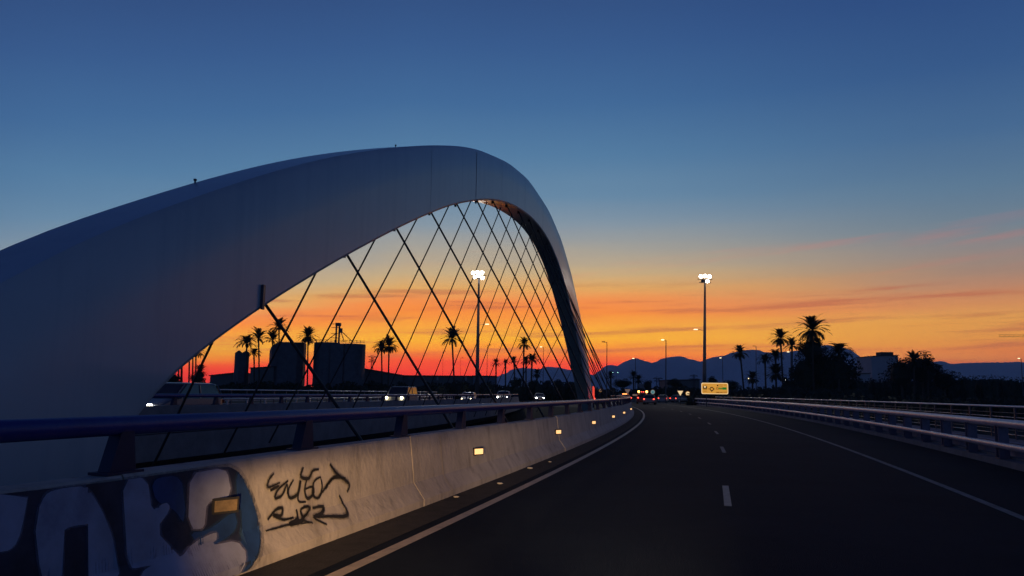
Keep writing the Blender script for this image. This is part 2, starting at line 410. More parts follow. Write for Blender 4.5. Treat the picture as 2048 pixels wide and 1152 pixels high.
# junction (roundabout) ahead
jc = Vector((24, 176, 0))
rg = [(jc.x + 36 * math.cos(2 * math.pi * k / 48), jc.y + 36 * math.sin(2 * math.pi * k / 48), -0.008) for k in range(48)]
tag(MB().add(rg, [tuple(range(48))]).build('junction_road', M_ASPH), kind='structure')
M_GRASS = mat('dry_grass', (0.16, 0.15, 0.06), 1.0, var=0.4, scale=2, bump=0.8, bscale=8)
isl = MB(); rings = []
for (r_, z) in ((13, -0.02), (13, 0.14), (12.6, 0.16), (10, 0.5), (6, 0.9), (2, 1.1)):
    rings.append([(jc.x + r_ * math.cos(2 * math.pi * k / 40), jc.y + r_ * math.sin(2 * math.pi * k / 40), z) for k in range(40)])
isl.loft(rings)
tag(isl.build('roundabout_island', M_GRASS), kind='structure')
rings = [[(jc.x + r_ * math.cos(2 * math.pi * k / 40), jc.y + r_ * math.sin(2 * math.pi * k / 40), z) for k in range(40)] for r_, z in ((13.4, -0.02), (13.4, 0.17), (13.02, 0.18), (13.02, -0.02))]
tag(MB().loft(rings, cap=False).build('island_kerb', M_WALK), kind='structure')

# ------------------------------------------------------------------ mountains
def ridge(name, pts, Y, depth, hoff=0.0, seed=1):
    rnd = random.Random(seed)
    xs = [p[0] for p in pts]; fine = []
    x = xs[0]
    while x <= xs[-1]:
        for i in range(len(pts) - 1):
            if pts[i][0] <= x <= pts[i + 1][0]:
                t_ = (x - pts[i][0]) / max(1e-6, pts[i + 1][0] - pts[i][0]); t_ = t_ * t_ * (3 - 2 * t_) * 0.5 + t_ * 0.5
                fine.append((x, pts[i][1] * (1 - t_) + pts[i + 1][1] * t_ + rnd.uniform(-.7, .7))); break
        x += 5
    mb = MB(); rows = 9; vs = []
    for (px, py) in fine:
        top = AT(px, py, Y)
        for j in range(rows):
            t_ = j / (rows - 1)          # 0 = front foot, .5 = crest, 1 = back foot
            k_ = 1 - abs(t_ - 0.5) * 2
            hh = top.z * (k_ ** 1.25)
            yy = Y + (t_ - 0.5) * 2 * depth
            sc_ = yy / Y if False else 1.0
            n_ = rnd.uniform(-.06, .06) * top.z * (1 - k_) if 0 < j < rows - 1 else 0
            vs.append((top.x * sc_ + rnd.uniform(-4, 4), yy, max(-4, hh + n_) if 0 < j < rows - 1 else -4))
    n = len(fine)
    mb.add(vs, [(i * rows + j, (i + 1) * rows + j, (i + 1) * rows + j + 1, i * rows + j + 1) for i in range(n - 1) for j in range(rows - 1)])
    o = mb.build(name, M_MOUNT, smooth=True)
    return fixn(tag(o, kind='structure'))
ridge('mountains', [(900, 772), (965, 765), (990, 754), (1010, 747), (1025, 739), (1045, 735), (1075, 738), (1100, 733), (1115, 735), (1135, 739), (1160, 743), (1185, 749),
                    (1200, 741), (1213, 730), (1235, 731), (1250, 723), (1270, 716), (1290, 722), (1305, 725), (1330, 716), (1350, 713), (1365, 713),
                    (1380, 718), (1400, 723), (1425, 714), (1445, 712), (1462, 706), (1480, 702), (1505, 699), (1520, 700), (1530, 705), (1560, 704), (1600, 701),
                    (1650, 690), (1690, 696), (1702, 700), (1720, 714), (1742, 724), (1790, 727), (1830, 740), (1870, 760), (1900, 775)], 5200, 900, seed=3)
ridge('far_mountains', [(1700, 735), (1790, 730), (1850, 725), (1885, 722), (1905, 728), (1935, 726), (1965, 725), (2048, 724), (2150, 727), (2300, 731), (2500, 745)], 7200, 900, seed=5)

# ------------------------------------------------------------------ concrete barriers with tube rails
def barrier(name, label, sgn, base_off, y0, y1, panel, wallmat, railmat, postmat, postgap=2.0, ph0=0.0, seed=0, rail_top=1.23):
    """sgn=-1: wall leans away to the left of the traffic face (face towards +off)"""
    rnd = random.Random(seed)
    root = empty(name, P(y0, base_off)); tag(root, label, 'barrier')
    prof = [(0, 0.0), (0, 0.09), (-.15, .30), (-.22, .88), (-.235, .90), (-.42, .90), (-.435, .88), (-.50, .30), (-.62, 0.09), (-.62, 0.0)]
    y = y0
    while y < y1 - 0.5:
        ye = min(y + panel, y1); dj = rnd.uniform(-.006, .006); zj = rnd.uniform(-.012, .012)
        pr = [(base_off + (-sgn) * a + dj, z + (zj if z > .5 else 0)) for a, z in prof]
        n = max(2, int((ye - y) / 1.2))
        fixn(sweep(pr, ys(y + 0.008, ye - 0.008, n)).build('concrete_panel', wallmat, root, world=True))
        y = ye
    Yr = ys(y0, y1, int((y1 - y0) / 1.5))
    MB().tube([P(y, base_off - sgn * -1 * -.32 * -1 if False else base_off + (-sgn) * -.32, rail_top) for y in Yr], 0.066, 14, sz=1.05).build('tube_rail', railmat, root, smooth=True, world=True)
    y = y0 + ph0; k = 0
    while y < y1 and k < 95:
        h = -heading(y); c = P(y, base_off + sgn * .32)
        mb = MB()
        # tapered post leaning back along the road, with a foot plate
        L_ = .115; T_ = .05
        d = Vector((math.sin(-h), math.cos(-h), 0)); n_ = Vector((d.y, -d.x, 0))
        a = []; b = []
        for (u_, z_) in ((-.13, .895), (.13, .895), (.085, rail_top - .03), (-.03, rail_top - .03)):
            q = c + d * u_; a.append((q.x + n_.x * T_, q.y + n_.y * T_, z_)); b.append((q.x - n_.x * T_, q.y - n_.y * T_, z_))
        mb.loft([a, b]); mb.box((c.x, c.y, .908), (.17, .34, .018), h)
        fixn(mb.build('rail_post', postmat, root, world=True))
        y += postgap * math.cos(heading(y)); k += 1
    return root
PJ = []
near = barrier('concrete_barrier', 'long concrete road barrier with blue tube rail and graffiti, running along the near left roadside', -1, 0.0, -4.55, 118, 5.0, M_CONC, M_BLUE, M_BLUEP, 2.52, ph0=.36, seed=1)
midb = barrier('concrete_barrier', 'grey concrete barrier with blue rail edging the opposite carriageway behind the arch', 1, -14.62, 4, 118, 4.0, M_CONC2, M_BLUE, M_BLUEP, 2.5, ph0=.5, seed=2)

# geometry of the traffic face of the near barrier
def face_off(z):
    pts = [(0, 0.0), (0, 0.09), (-.15, .30), (-.22, .90)]
    for (a, z0), (b, z1) in zip(pts, pts[1:]):
        if z0 <= z <= z1: return a + (b - a) * (z - z0) / (z1 - z0)
    return pts[-1][0] if z > .9 else 0
def on_face(px, py):
    """pixel on the barrier face -> (y, z) of that spot on the face"""
    r = ray(px, py); s = 2.0
    def f(s):
        q = CAM + r * s; yy = q.y
        for _ in range(4):
            h = heading(yy); off = (q.x - bx_(yy)) * math.cos(h) - (q.y - yy) * math.sin(h); yy = q.y + math.sin(h) * off
        return off - face_off(q.z), yy, q.z
    lo, hi = 1.0, 2.0
    while f(hi)[0] > 0 and hi < 200: lo = hi; hi *= 1.1
    for _ in range(40):
        m_ = (lo + hi) / 2
        if f(m_)[0] > 0: lo = m_
        else: hi = m_
    return f(hi)[1], max(0.02, min(.88, f(hi)[2]))
def face_pt(y, z, proud=0.012): return P(y, face_off(z) + proud, z)
def stroke(mb, pts, wpx, sc, ox, oy, proud):
    q = [on_face(ox + x / sc, oy + y / sc) for x, y in pts]
    # subdivide with Catmull-Rom
    out = []
    for i in range(len(q) - 1):
        p0 = q[max(i - 1, 0)]; p1 = q[i]; p2 = q[i + 1]; p3 = q[min(i + 2, len(q) - 1)]
        for k in range(5):
            t_ = k / 5
            out.append(tuple(0.5 * (2 * p1[a] + (p2[a] - p0[a]) * t_ + (2 * p0[a] - 5 * p1[a] + 4 * p2[a] - p3[a]) * t_ ** 2 + (-p0[a] + 3 * p1[a] - 3 * p2[a] + p3[a]) * t_ ** 3) for a in (0, 1)))
    out.append(q[-1]); vs = []; n = len(out)
    for i, (y, z) in enumerate(out):
        a = out[max(i - 1, 0)]; b = out[min(i + 1, n - 1)]; dy, dz = b[0] - a[0], b[1] - a[1]; l = math.hypot(dy, dz) or 1
        ww = wpx * (0.55 + 0.45 * math.sin(math.pi * min(1, (i + 1) / n * 1.05)))
        for s_ in (1, -1): vs.append(face_pt(y - dz / l * ww * s_, max(.02, min(.89, z + dy / l * ww * s_)), proud))
    mb.add(vs, [(2 * i, 2 * i + 1, 2 * i + 3, 2 * i + 2) for i in range(n - 1)])
def chaikin(p, n=2):
    for _ in range(n):
        q = []
        for (a, b), (c, d) in zip(p, p[1:] + p[:1]): q += [(a * .78 + c * .22, b * .78 + d * .22), (a * .22 + c * .78, b * .22 + d * .78)]
        p = q
    return p
def grow(p, e):
    cx = sum(a for a, b in p) / len(p); cy = sum(b for a, b in p) / len(p); out = []; n = len(p)
    ar = sum(p[i][0] * p[(i + 1) % n][1] - p[(i + 1) % n][0] * p[i][1] for i in range(n)); sg = 1 if ar > 0 else -1
    for i in range(n):
        a, b = p[i - 1], p[(i + 1) % n]; dx, dy = b[0] - a[0], b[1] - a[1]; l = math.hypot(dx, dy) or 1
        out.append((p[i][0] + dy / l * e * sg, p[i][1] - dx / l * e * sg))
    return out
def patch(polys, sc, ox, oy, proud, name, material, cell=0.025):
    """fill pixel polygons on the barrier face with a fine grid that follows the face"""
    mb = MB()
    for poly in polys:
        q = [on_face(ox + x / sc, oy + y / sc) for x, y in poly]
        y0 = min(a for a, b in q); y1 = max(a for a, b in q); ny = max(1, int((y1 - y0) / cell))
        for i in range(ny):
            ya = y0 + (y1 - y0) * i / ny; yb = y0 + (y1 - y0) * (i + 1) / ny; cols = []
            for yy in (ya, yb):
                ye = min(max(yy, y0 + 1e-4), y1 - 1e-4); zs = []
                for (a, b), (c, d) in zip(q, q[1:] + q[:1]):
                    if (a <= ye) != (c <= ye): zs.append(b + (d - b) * (ye - a) / (c - a))
                cols.append(sorted(zs))
            if len(cols[0]) == len(cols[1]):
                pairs = [(cols[0][k], cols[0][k + 1], cols[1][k], cols[1][k + 1]) for k in range(0, len(cols[0]) - 1, 2)]
            else:
                c_ = cols[0] if len(cols[0]) < len(cols[1]) else cols[1]
                pairs = [(c_[k], c_[k + 1], c_[k], c_[k + 1]) for k in range(0, len(c_) - 1, 2)]
            for a0, a1, b0, b1 in pairs:
                ts = [0, 1]
                for zb_ in (.088, .30, .2, .45, .6, .75):
                    for u_, v_ in ((a0, a1),):
                        if min(u_, v_) < zb_ < max(u_, v_): ts.append((zb_ - u_) / (v_ - u_))
                ts.sort()
                for t0, t1 in zip(ts, ts[1:]):
                    vs = [face_pt(ya, a0 + (a1 - a0) * t0, proud), face_pt(yb, b0 + (b1 - b0) * t0, proud), face_pt(yb, b0 + (b1 - b0) * t1, proud), face_pt(ya, a0 + (a1 - a0) * t1, proud)]
                    mb.add(vs, [(0, 1, 2, 3)])
    return mb.build(name, material, near, world=True)
def spray(name, c, amt, sc=26):
    m_ = mat(name, c, 0.85, var=0.1, scale=5); t = m_.node_tree; b = t.nodes['Principled BSDF']
    tcn = t.nodes.new('ShaderNodeTexCoord'); n = t.nodes.new('ShaderNodeTexNoise'); n.inputs['Scale'].default_value = sc; n.inputs['Detail'].default_value = 8; n.inputs['Roughness'].default_value = .8
    t.links.new(tcn.outputs['Object'], n.inputs['Vector']); r = t.nodes.new('ShaderNodeMapRange'); r.inputs[1].default_value = .35; r.inputs[2].default_value = .7; r.inputs[4].default_value = amt
    t.links.new(n.outputs['Fac'], r.inputs[0]); t.links.new(r.outputs[0], b.inputs['Alpha']); return m_
M_GDARK = mat('spray_navy', (0.014, 0.020, 0.045), 0.7, var=0.4, scale=3, blotch=((0.07, 0.075, 0.12), 2.5, 0.5, 0.72, 0.6))
M_GWHITE = mat('spray_white', (0.34, 0.37, 0.48), 0.7, var=0.22, scale=3, blotch=((0.16, 0.16, 0.24), 2.0, 0.5, 0.7, 0.7))
M_GBLUE = mat('spray_blue', (0.015, 0.06, 0.19), 0.7, var=0.3, scale=4)
M_GBLACK = mat('spray_black', (0.012, 0.011, 0.011), 0.8, var=0.2, scale=8)
S1 = (2.087, 0, 600)
BG = [(-500, 800), (180, 790), (400, 765), (620, 735), (940, 690), (1000, 720), (1045, 830), (1080, 940), (1085, 1040), (1050, 1110), (1005, 1160), (400, 1290), (-500, 1330)]
BLUE = [[(985, 715), (1005, 740), (1050, 840), (1078, 945), (1078, 1040), (1045, 1105), (1000, 1150), (975, 1090), (1000, 1000), (1010, 900), (975, 800)],
        [(622, 745), (760, 728), (770, 950), (720, 870), (640, 840)], [(780, 970), (860, 965), (980, 870), (985, 960), (880, 1030), (830, 1030)]]
WHITE = [[(-400, 815), (110, 803), (95, 900), (58, 1040), (-60, 1060), (-400, 1100)],
         [(190, 800), (270, 782), (355, 776), (420, 880), (468, 1000), (495, 1180), (360, 1190), (375, 1070), (365, 935), (305, 940), (252, 958), (250, 1060), (262, 1200), (180, 1210), (146, 1060), (138, 940), (158, 850)],
         [(505, 752), (608, 738), (622, 885), (685, 840), (708, 868), (640, 960), (715, 1040), (765, 1095), (610, 1108), (528, 1125), (510, 950)],
         [(775, 727), (935, 697), (958, 775), (945, 828), (850, 842), (850, 955), (780, 955)],
         [(800, 1010), (895, 965), (905, 990), (870, 1025), (985, 1002), (1025, 1060), (1005, 1125), (985, 1160), (560, 1190), (600, 1110), (745, 1078)]]
M_OD = spray('overspray_navy', (0.012, 0.018, 0.035), .55); M_OB = spray('overspray_blue', (0.03, 0.09, 0.20), .6); M_OW = spray('overspray_white', (0.30, 0.30, 0.42), .55)
patch([chaikin(BG, 1)], *S1, .010, 'graffiti_background', M_GDARK)
patch([grow(chaikin(BG, 1), 16)], *S1, .0085, 'overspray', M_OD)
zz = .0115
for shapes, m1, m2, nm in ((BLUE, M_GBLUE, M_OB, 'graffiti_blue'), (WHITE, M_GWHITE, M_OW, 'graffiti_letter')):
    for pl in shapes:
        c_ = chaikin(pl, 2) if nm == 'graffiti_blue' else chaikin(pl, 1)
        patch([grow(c_, 9)], *S1, zz, 'overspray', m2); patch([grow(c_, 4)], *S1, zz + .0012, 'overspray', m2)
        patch([c_], *S1, zz + .0024, nm, m1); zz += .0005
tg = MB(); tg2 = MB(); tg3 = MB(); S2 = (3.096, 480, 780)
for pts, wd in [([(200, 515), (168, 560), (166, 602), (240, 572)], .012), ([(178, 622), (235, 592)], .010),
                ([(290, 560), (228, 615), (208, 668), (250, 652), (282, 585), (285, 645)], .012),
                ([(322, 555), (290, 620), (302, 668), (350, 640), (366, 560), (350, 680), (400, 692)], .012),
                ([(384, 478), (368, 535), (415, 548), (442, 500), (480, 490)], .015), ([(405, 555), (392, 620), (410, 672), (446, 640), (440, 600), (398, 612)], .012),
                ([(492, 538), (450, 568), (443, 645), (475, 668), (500, 605), (490, 540)], .012), ([(480, 665), (530, 590), (575, 540), (612, 528)], .013),
                ([(548, 458), (575, 498), (610, 535), (660, 572), (668, 600), (655, 632)], .018), ([(522, 612), (565, 548), (645, 545)], .012),
                ([(162, 802), (212, 742), (252, 732), (244, 778), (196, 772), (258, 802), (322, 788)], .013), ([(340, 738), (348, 795), (298, 832), (382, 800), (368, 740), (415, 718)], .013),
                ([(382, 722), (425, 728), (402, 768), (378, 802), (442, 822)], .013), ([(440, 730), (508, 722), (498, 762), (450, 790), (530, 832)], .014),
                ([(462, 786), (560, 782), (635, 782), (658, 762), (632, 708), (606, 652)], .015), ([(150, 872), (230, 850), (300, 832), (420, 822)], .007)]:
    stroke(tg, pts, wd * (.8 + .5 * random.random()), *S2, .0155); stroke(tg2, pts, wd * 2.3, *S2, .0138); stroke(tg3, pts, wd * 1.6, *S2, .0146)
tg.build('graffiti_tag', M_GBLACK, near, world=True)
M_OK = spray('overspray_black', (0.012, 0.011, 0.011), .5)
tg2.build('overspray', M_OK, near, world=True); tg3.build('overspray', M_OK, near, world=True)
# mortar joints, reflectors
for px, py in ((885, 930), (1045, 880)):
    yy, _ = on_face(px, py)
    mb = MB(); vs = []
    zs = [.02, .09, .2, .3, .45, .6, .75, .88]
    for k, z in enumerate(zs):
        for s_ in (-.012, .012): vs.append(face_pt(yy + s_ + math.sin(k * 2.3) * .01, z, .011))
    mb.add(vs, [(2 * i, 2 * i + 1, 2 * i + 3, 2 * i + 2) for i in range(len(zs) - 1)])
    mb.build('joint_mortar', M_SEAL, near, world=True)
for px, py in ((438, 1010), (950, 904), (1112, 865), (1184, 847), (1224, 835), (1246, 828), (1260, 818)):
    yy, z = on_face(px, py)
    z = max(.52, min(.66, z)); h = -heading(yy)
    q = P(yy, face_off(z) + .055, z)
    h -= R(28)
    r_ = MB().box(q, (.03, .23, .125), h).build('reflector', M_REFLF, near, world=True)
    q2 = q + Vector((math.cos(h), math.sin(h), 0)) * .018
    lens = MB().box(q2, (.010, .19, .088), h)
    me_o = lens.build('reflector_lens', M_REFL2 if px < 500 else M_REFL, None)
    me_o.parent = r_; me_o.location = (-near.location.x, -near.location.y, -near.location.z)

# ------------------------------------------------------------------ the arch
AX0, AXT = -10.4, 0.21
AD = Vector((AXT, 1, 0)).normalized(); AN = Vector((1, -AXT, 0)).normalized()
EX = [(5.0, -2.5), (7.0, -0.2), (9.4, 1.5), (11.5, 2.75), (13.65, 4.20), (14.72, 4.72), (15.69, 5.20), (18.53, 6.60), (21.98, 8.15), (24.32, 9.10), (27.23, 10.22), (32.05, 11.95), (37.0, 13.55), (40.74, 14.58), (48.37, 16.17), (55.28, 17.0), (64.48, 16.94), (71.94, 15.84), (79.22, 13.63), (85.67, 10.69), (93.17, 6.68), (100.09, 0.7), (102.5, -2.5)]
IN = [(12.4, -2.9), (14.34, -0.12), (14.71, 0.5), (15.05, .95), (15.5, 1.38), (16.16, 1.81), (17.04, 2.26), (17.7, 2.6), (18.54, 3.04), (19.39, 3.49), (20.73, 4.10), (22.27, 4.80), (24.06, 5.60), (25.98, 6.41), (28.35, 7.4), (30.1, 8.1), (32.42, 9.0), (35.85, 10.26), (39.92, 11.50), (43.2, 12.41), (47.09, 13.25), (50.92, 13.85), (55.44, 14.3), (59.67, 14.47), (64.6, 14.2), (69.49, 13.3), (73.75, 11.95), (78.54, 9.91), (82.2, 8.18), (85.75, 6.26), (89.58, 4.18), (95.96, 0.72), (98.3, -2.5)]
def resample(pts, n, it=14):
    def rs(pts, n):
        d = [0]
        for a, b in zip(pts, pts[1:]): d.append(d[-1] + math.hypot(b[0] - a[0], b[1] - a[1]))
        out = []; j = 0
        for i in range(n):
            s = d[-1] * i / (n - 1)
            while j < len(d) - 2 and d[j + 1] < s: j += 1
            t_ = (s - d[j]) / max(1e-9, d[j + 1] - d[j]); out.append((pts[j][0] * (1 - t_) + pts[j + 1][0] * t_, pts[j][1] * (1 - t_) + pts[j + 1][1] * t_))
        return out
    q = rs(pts, n)
    for _ in range(it):
        q = [q[0]] + [((q[i - 1][0] + 2 * q[i][0] + q[i + 1][0]) / 4, (q[i - 1][1] + 2 * q[i][1] + q[i + 1][1]) / 4) for i in range(1, n - 1)] + [q[-1]]
    return q
NA = 121
ex = resample(EX, NA, 5); inn = resample(IN, NA, 5)
def APT(d, lat, z): return Vector((AX0 + AXT * d, d, z)) + AN * lat
arch = empty('bridge_arch', APT(56, -0.8, 0)); tag(arch, 'huge white steel bridge arch leaping over the median, with crossing cables', 'bridge arch')
rings = []
for i in range(NA):
    (de, ze), (di, zi) = ex[i], inn[i]; t_ = i / (NA - 1)
    wdt = 1.45 + 0.2 * (1 - t_) ** 2
    mid = (de * .55 + di * .45, ze * .55 + zi * .45)
    rg = [APT(di, -.06, zi), APT(di * .97 + de * .03, 0.0, zi * .97 + ze * .03), APT(mid[0], 0.0, mid[1]), APT(de * .94 + di * .06, -.02, ze * .94 + zi * .06), APT(de, -.10, ze),
          APT(de, -wdt + .10, ze), APT(de * .94 + di * .06, -wdt + .02, ze * .94 + zi * .06), APT(mid[0], -wdt, mid[1]), APT(di * .97 + de * .03, -wdt, zi * .97 + ze * .03), APT(di, -wdt + .06, zi)]
    rings.append(rg)
rib = fixn(MB().loft(rings).build('arch_rib', M_ARCH, arch, smooth=True, world=True))
try:
    rib.data.set_sharp_from_angle(angle=R(28))
except Exception: pass
# plate seams round the rib
def on_curve(cv, d):
    for (a, za), (b, zb) in zip(cv, cv[1:]):
        if min(a, b) <= d <= max(a, b) and abs(b - a) > 1e-6: return za + (zb - za) * (d - a) / (b - a)
    return 0
for d in (32.6, 40.1, 46.2, 53.5, 61.0, 70.0, 79.0):
    w_ = .022 if d == 40.1 else .010; PR_ = .010 if d == 40.1 else .004
    z0_, z1_ = on_curve(inn, d) + .06, on_curve(ex, d) - .18
    MB().loft([[APT(d - w_, .0, z0_), APT(d + w_, .0, z0_), APT(d + w_, PR_, z0_), APT(d - w_, PR_, z0_)], [APT(d - w_, .0, z1_), APT(d + w_, .0, z1_), APT(d + w_, PR_, z1_), APT(d - w_, PR_, z1_)]]).build('plate_seam', M_SEAM if d == 40.1 else M_SEAM2, arch, world=True)
def in_z(d):
    for (a, za), (b, zb) in zip(inn, inn[1:]):
        if min(a, b) <= d <= max(a, b): return za + (zb - za) * (d - a) / (b - a)
    return 0
dn_ = [20.0, 24.9, 29.3, 33.5, 37.5, 41.4, 45.2, 49.0, 52.8, 56.7, 60.7, 64.7, 68.7, 72.7, 76.7, 80.7, 84.7, 88.5]
df_ = [19.8, 25.2, 30.0, 34.7, 39.1, 43.1, 46.8, 50.6, 54.2, 57.9, 61.7, 65.6, 69.5, 73.4, 77.3, 81.2, 85.1, 88.8]
for d in dn_:
    zA = in_z(d); lat = min(6.0, 1.6 + .40 * zA)
    if d > 60: lat = min(5.7, 1.3 + .38 * zA)
    MB().tube([APT(d, -.35, zA + .1), APT(d, lat, -.35)], .042, 6).build('cable', M_CABLE, arch, world=True)
for d in df_:
    zA = in_z(d); lat = -min(6.6, 1.0 + .56 * zA)
    MB().tube([APT(d, -1.05, zA + .1), APT(d, lat, -.6)], .033, 6).build('cable', M_CABLE, arch, world=True)
for d in dn_[:14]:
    zA = in_z(d)
    fixn(MB().box(APT(d, -.35, zA - .02), (.10, .22, .26)).build('cable_socket', M_STEELD, arch, world=True))
# bracket by the lowest cable, small fittings on the crest
b0 = APT(19.45, .03, 3.80)
MB().box(b0, (.06, .16, .62), 0).build('cable_bracket', M_STEELD, arch, world=True)
for d in (18.5, 32.0):
    q = APT(d, -1.45, on_curve(ex, d))
    MB().tube([q - Vector((0, 0, .1)), q + Vector((0, 0, .06))], .022, 6).box(q + Vector((0, 0, .08)), (.06, .06, .05)).build('crest_fitting', M_STEELD, arch, world=True)
# added glowing post standing in for brake light reflected in the far foot
q = AT(1187, 788, 96)
mk = empty('red_glow_post', (q.x, q.y, -0.2)); tag(mk, 'added red glow standing in for brake light reflected at the far foot of the arch', 'marker')
MB().tube([(0, 0, 0), (0, 0, 1.1)], .12, 10).build('post', M_STEELD, mk)
M_RED = mat('reflected_red_glow', (0.4, 0.03, 0.02), 0.4, var=0, emit=(1, 0.08, 0.05), es=.8)
MB().tube([(0, 0, 1.1), (0, 0, 2.6)], .13, 10).build('brake_glow_column', M_RED, mk)
MB().tube([(.05, -.22, .95), (.05, -.22, 1.15)], .13, 10).build('red_lamp', M_TAIL, mk)  # added too, bright spot of the reflected brake glow

# ------------------------------------------------------------------ right-hand safety fence and railings
def fence(name, label, off, y0, y1, spec, posts, group=None, cat='railing'):
    root = empty(name, P(y0, off(y0))); tag(root, label, cat, group)
    Yf = ys(y0, y1, max(6, int((y1 - y0) / 2)))
    for nm, dz, do, rad, mt, sz in spec:
        MB().tube([P(y, off(y) + do, dz) for y in Yf], rad, 10, sz=sz).build(nm, mt, root, smooth=True, world=True)
    gap, fn, mt, ph = posts
    y = y0 + ph; k = 0
    while y < y1 and k < 98:
        fn(P(y, off(y)), -heading(y)).build('post', mt, root, world=True)
        y += gap; k += 1
    return root
def ipost(c, h):
    mb = MB(); d = Vector((math.sin(-h), math.cos(-h), 0)); n = Vector((d.y, -d.x, 0))
    for s_ in (-1, 1): mb.box(c + d * s_ * .10 + Vector((0, 0, .52)), (.22, .016, .74), h)
    mb.box(c + Vector((0, 0, .52)), (.016, .19, .735), h)
    mb.box(c + Vector((0, 0, .165)), (.24, .28, .02), h)
    return mb
M_RAILG = mat('painted_rail_grey', (0.68, 0.60, 0.66), 0.4, 0.1, var=0.15, scale=3)
M_PLINTH = mat('plinth_concrete', (0.36, 0.31, 0.36), 0.9, var=0.25, scale=1.5, bump=0.4, bscale=12)
M_RAILW = mat('white_rail_paint', (0.85, 0.82, 0.80), 0.35, var=0.05)
M_POSTG = mat('painted_post_grey', (0.20, 0.17, 0.22), 0.6, 0.2, var=0.2, scale=4)
fence('safety_fence', 'grey kerbside safety fence with thick top tube and closely set posts, right of road', lambda y: kerb_off(y) + .16, 3, 120,
      [('top_rail', .96, -.02, .112, M_RAILG, .85), ('mid_rail', .46, -.12, .058, M_RAILG, 1.25)], (2.15, ipost, M_POSTG, .4), cat='safety fence')
o = var_sweep(lambda y: [(kerb_off(y) + .42, .195), (kerb_off(y) + .42, .50), (kerb_off(y) + .60, .50), (kerb_off(y) + .60, .195)], ys(3, 120, 60)).build('low_wall', M_PLINTH)
fixn(tag(o, 'low pale concrete plinth running right behind the kerbside safety fence', 'low wall'))
def tpost(c, h): return MB().box(c + Vector((0, 0, .72)), (.05, .09, 1.02), h)
fence('pedestrian_railing', 'slim footway railing with shining top rail and many bars, outermost on right', lambda y: kerb_off(y) + 3.2, 3, 118,
      [('top_rail', 1.27, 0, .036, M_RAILW, 1.0)] + [('bar', .36 + .14 * k, 0, .011, M_STEELD if k % 2 else M_STEEL, 1.0) for k in range(6)], (2.1, tpost, M_STEELD, .2))
fence('pedestrian_railing', 'slim outer railing with pale top rail beyond the oncoming cars', lambda y: -26.6, 14, 118,
      [('top_rail', 1.42, 0, .04, M_RAILW, 1.0)] + [('bar', .50 + .2 * k, 0, .014, M_STEEL, 1.0) for k in range(4)], (2.1, lambda c, h: MB().box(c + Vector((0, 0, .7)), (.05, .09, 1.4), h), M_STEELD, .2))
fence('safety_fence', 'white two-rail safety fence at the far kerb of the oncoming lanes', lambda y: -24.2, 14, 118,
      [('top_rail', .86, 0, .045, M_STEEL, 1.0), ('mid_rail', .50, .05, .035, M_STEEL, 1.0)], (2.4, lambda c, h: MB().box(c + Vector((0, 0, .43)), (.08, .10, .86), h), M_STEEL, .4), cat='safety fence')
o = MB().loft([[P(y, a, z) for a, z in ((-27.0, -0.02), (-27.0, .16), (-24.02, .16), (-24.02, -0.02))] for y in ys(0, 122, 50)]).build('footway', M_WALK)
fixn(tag(o, kind='structure'))

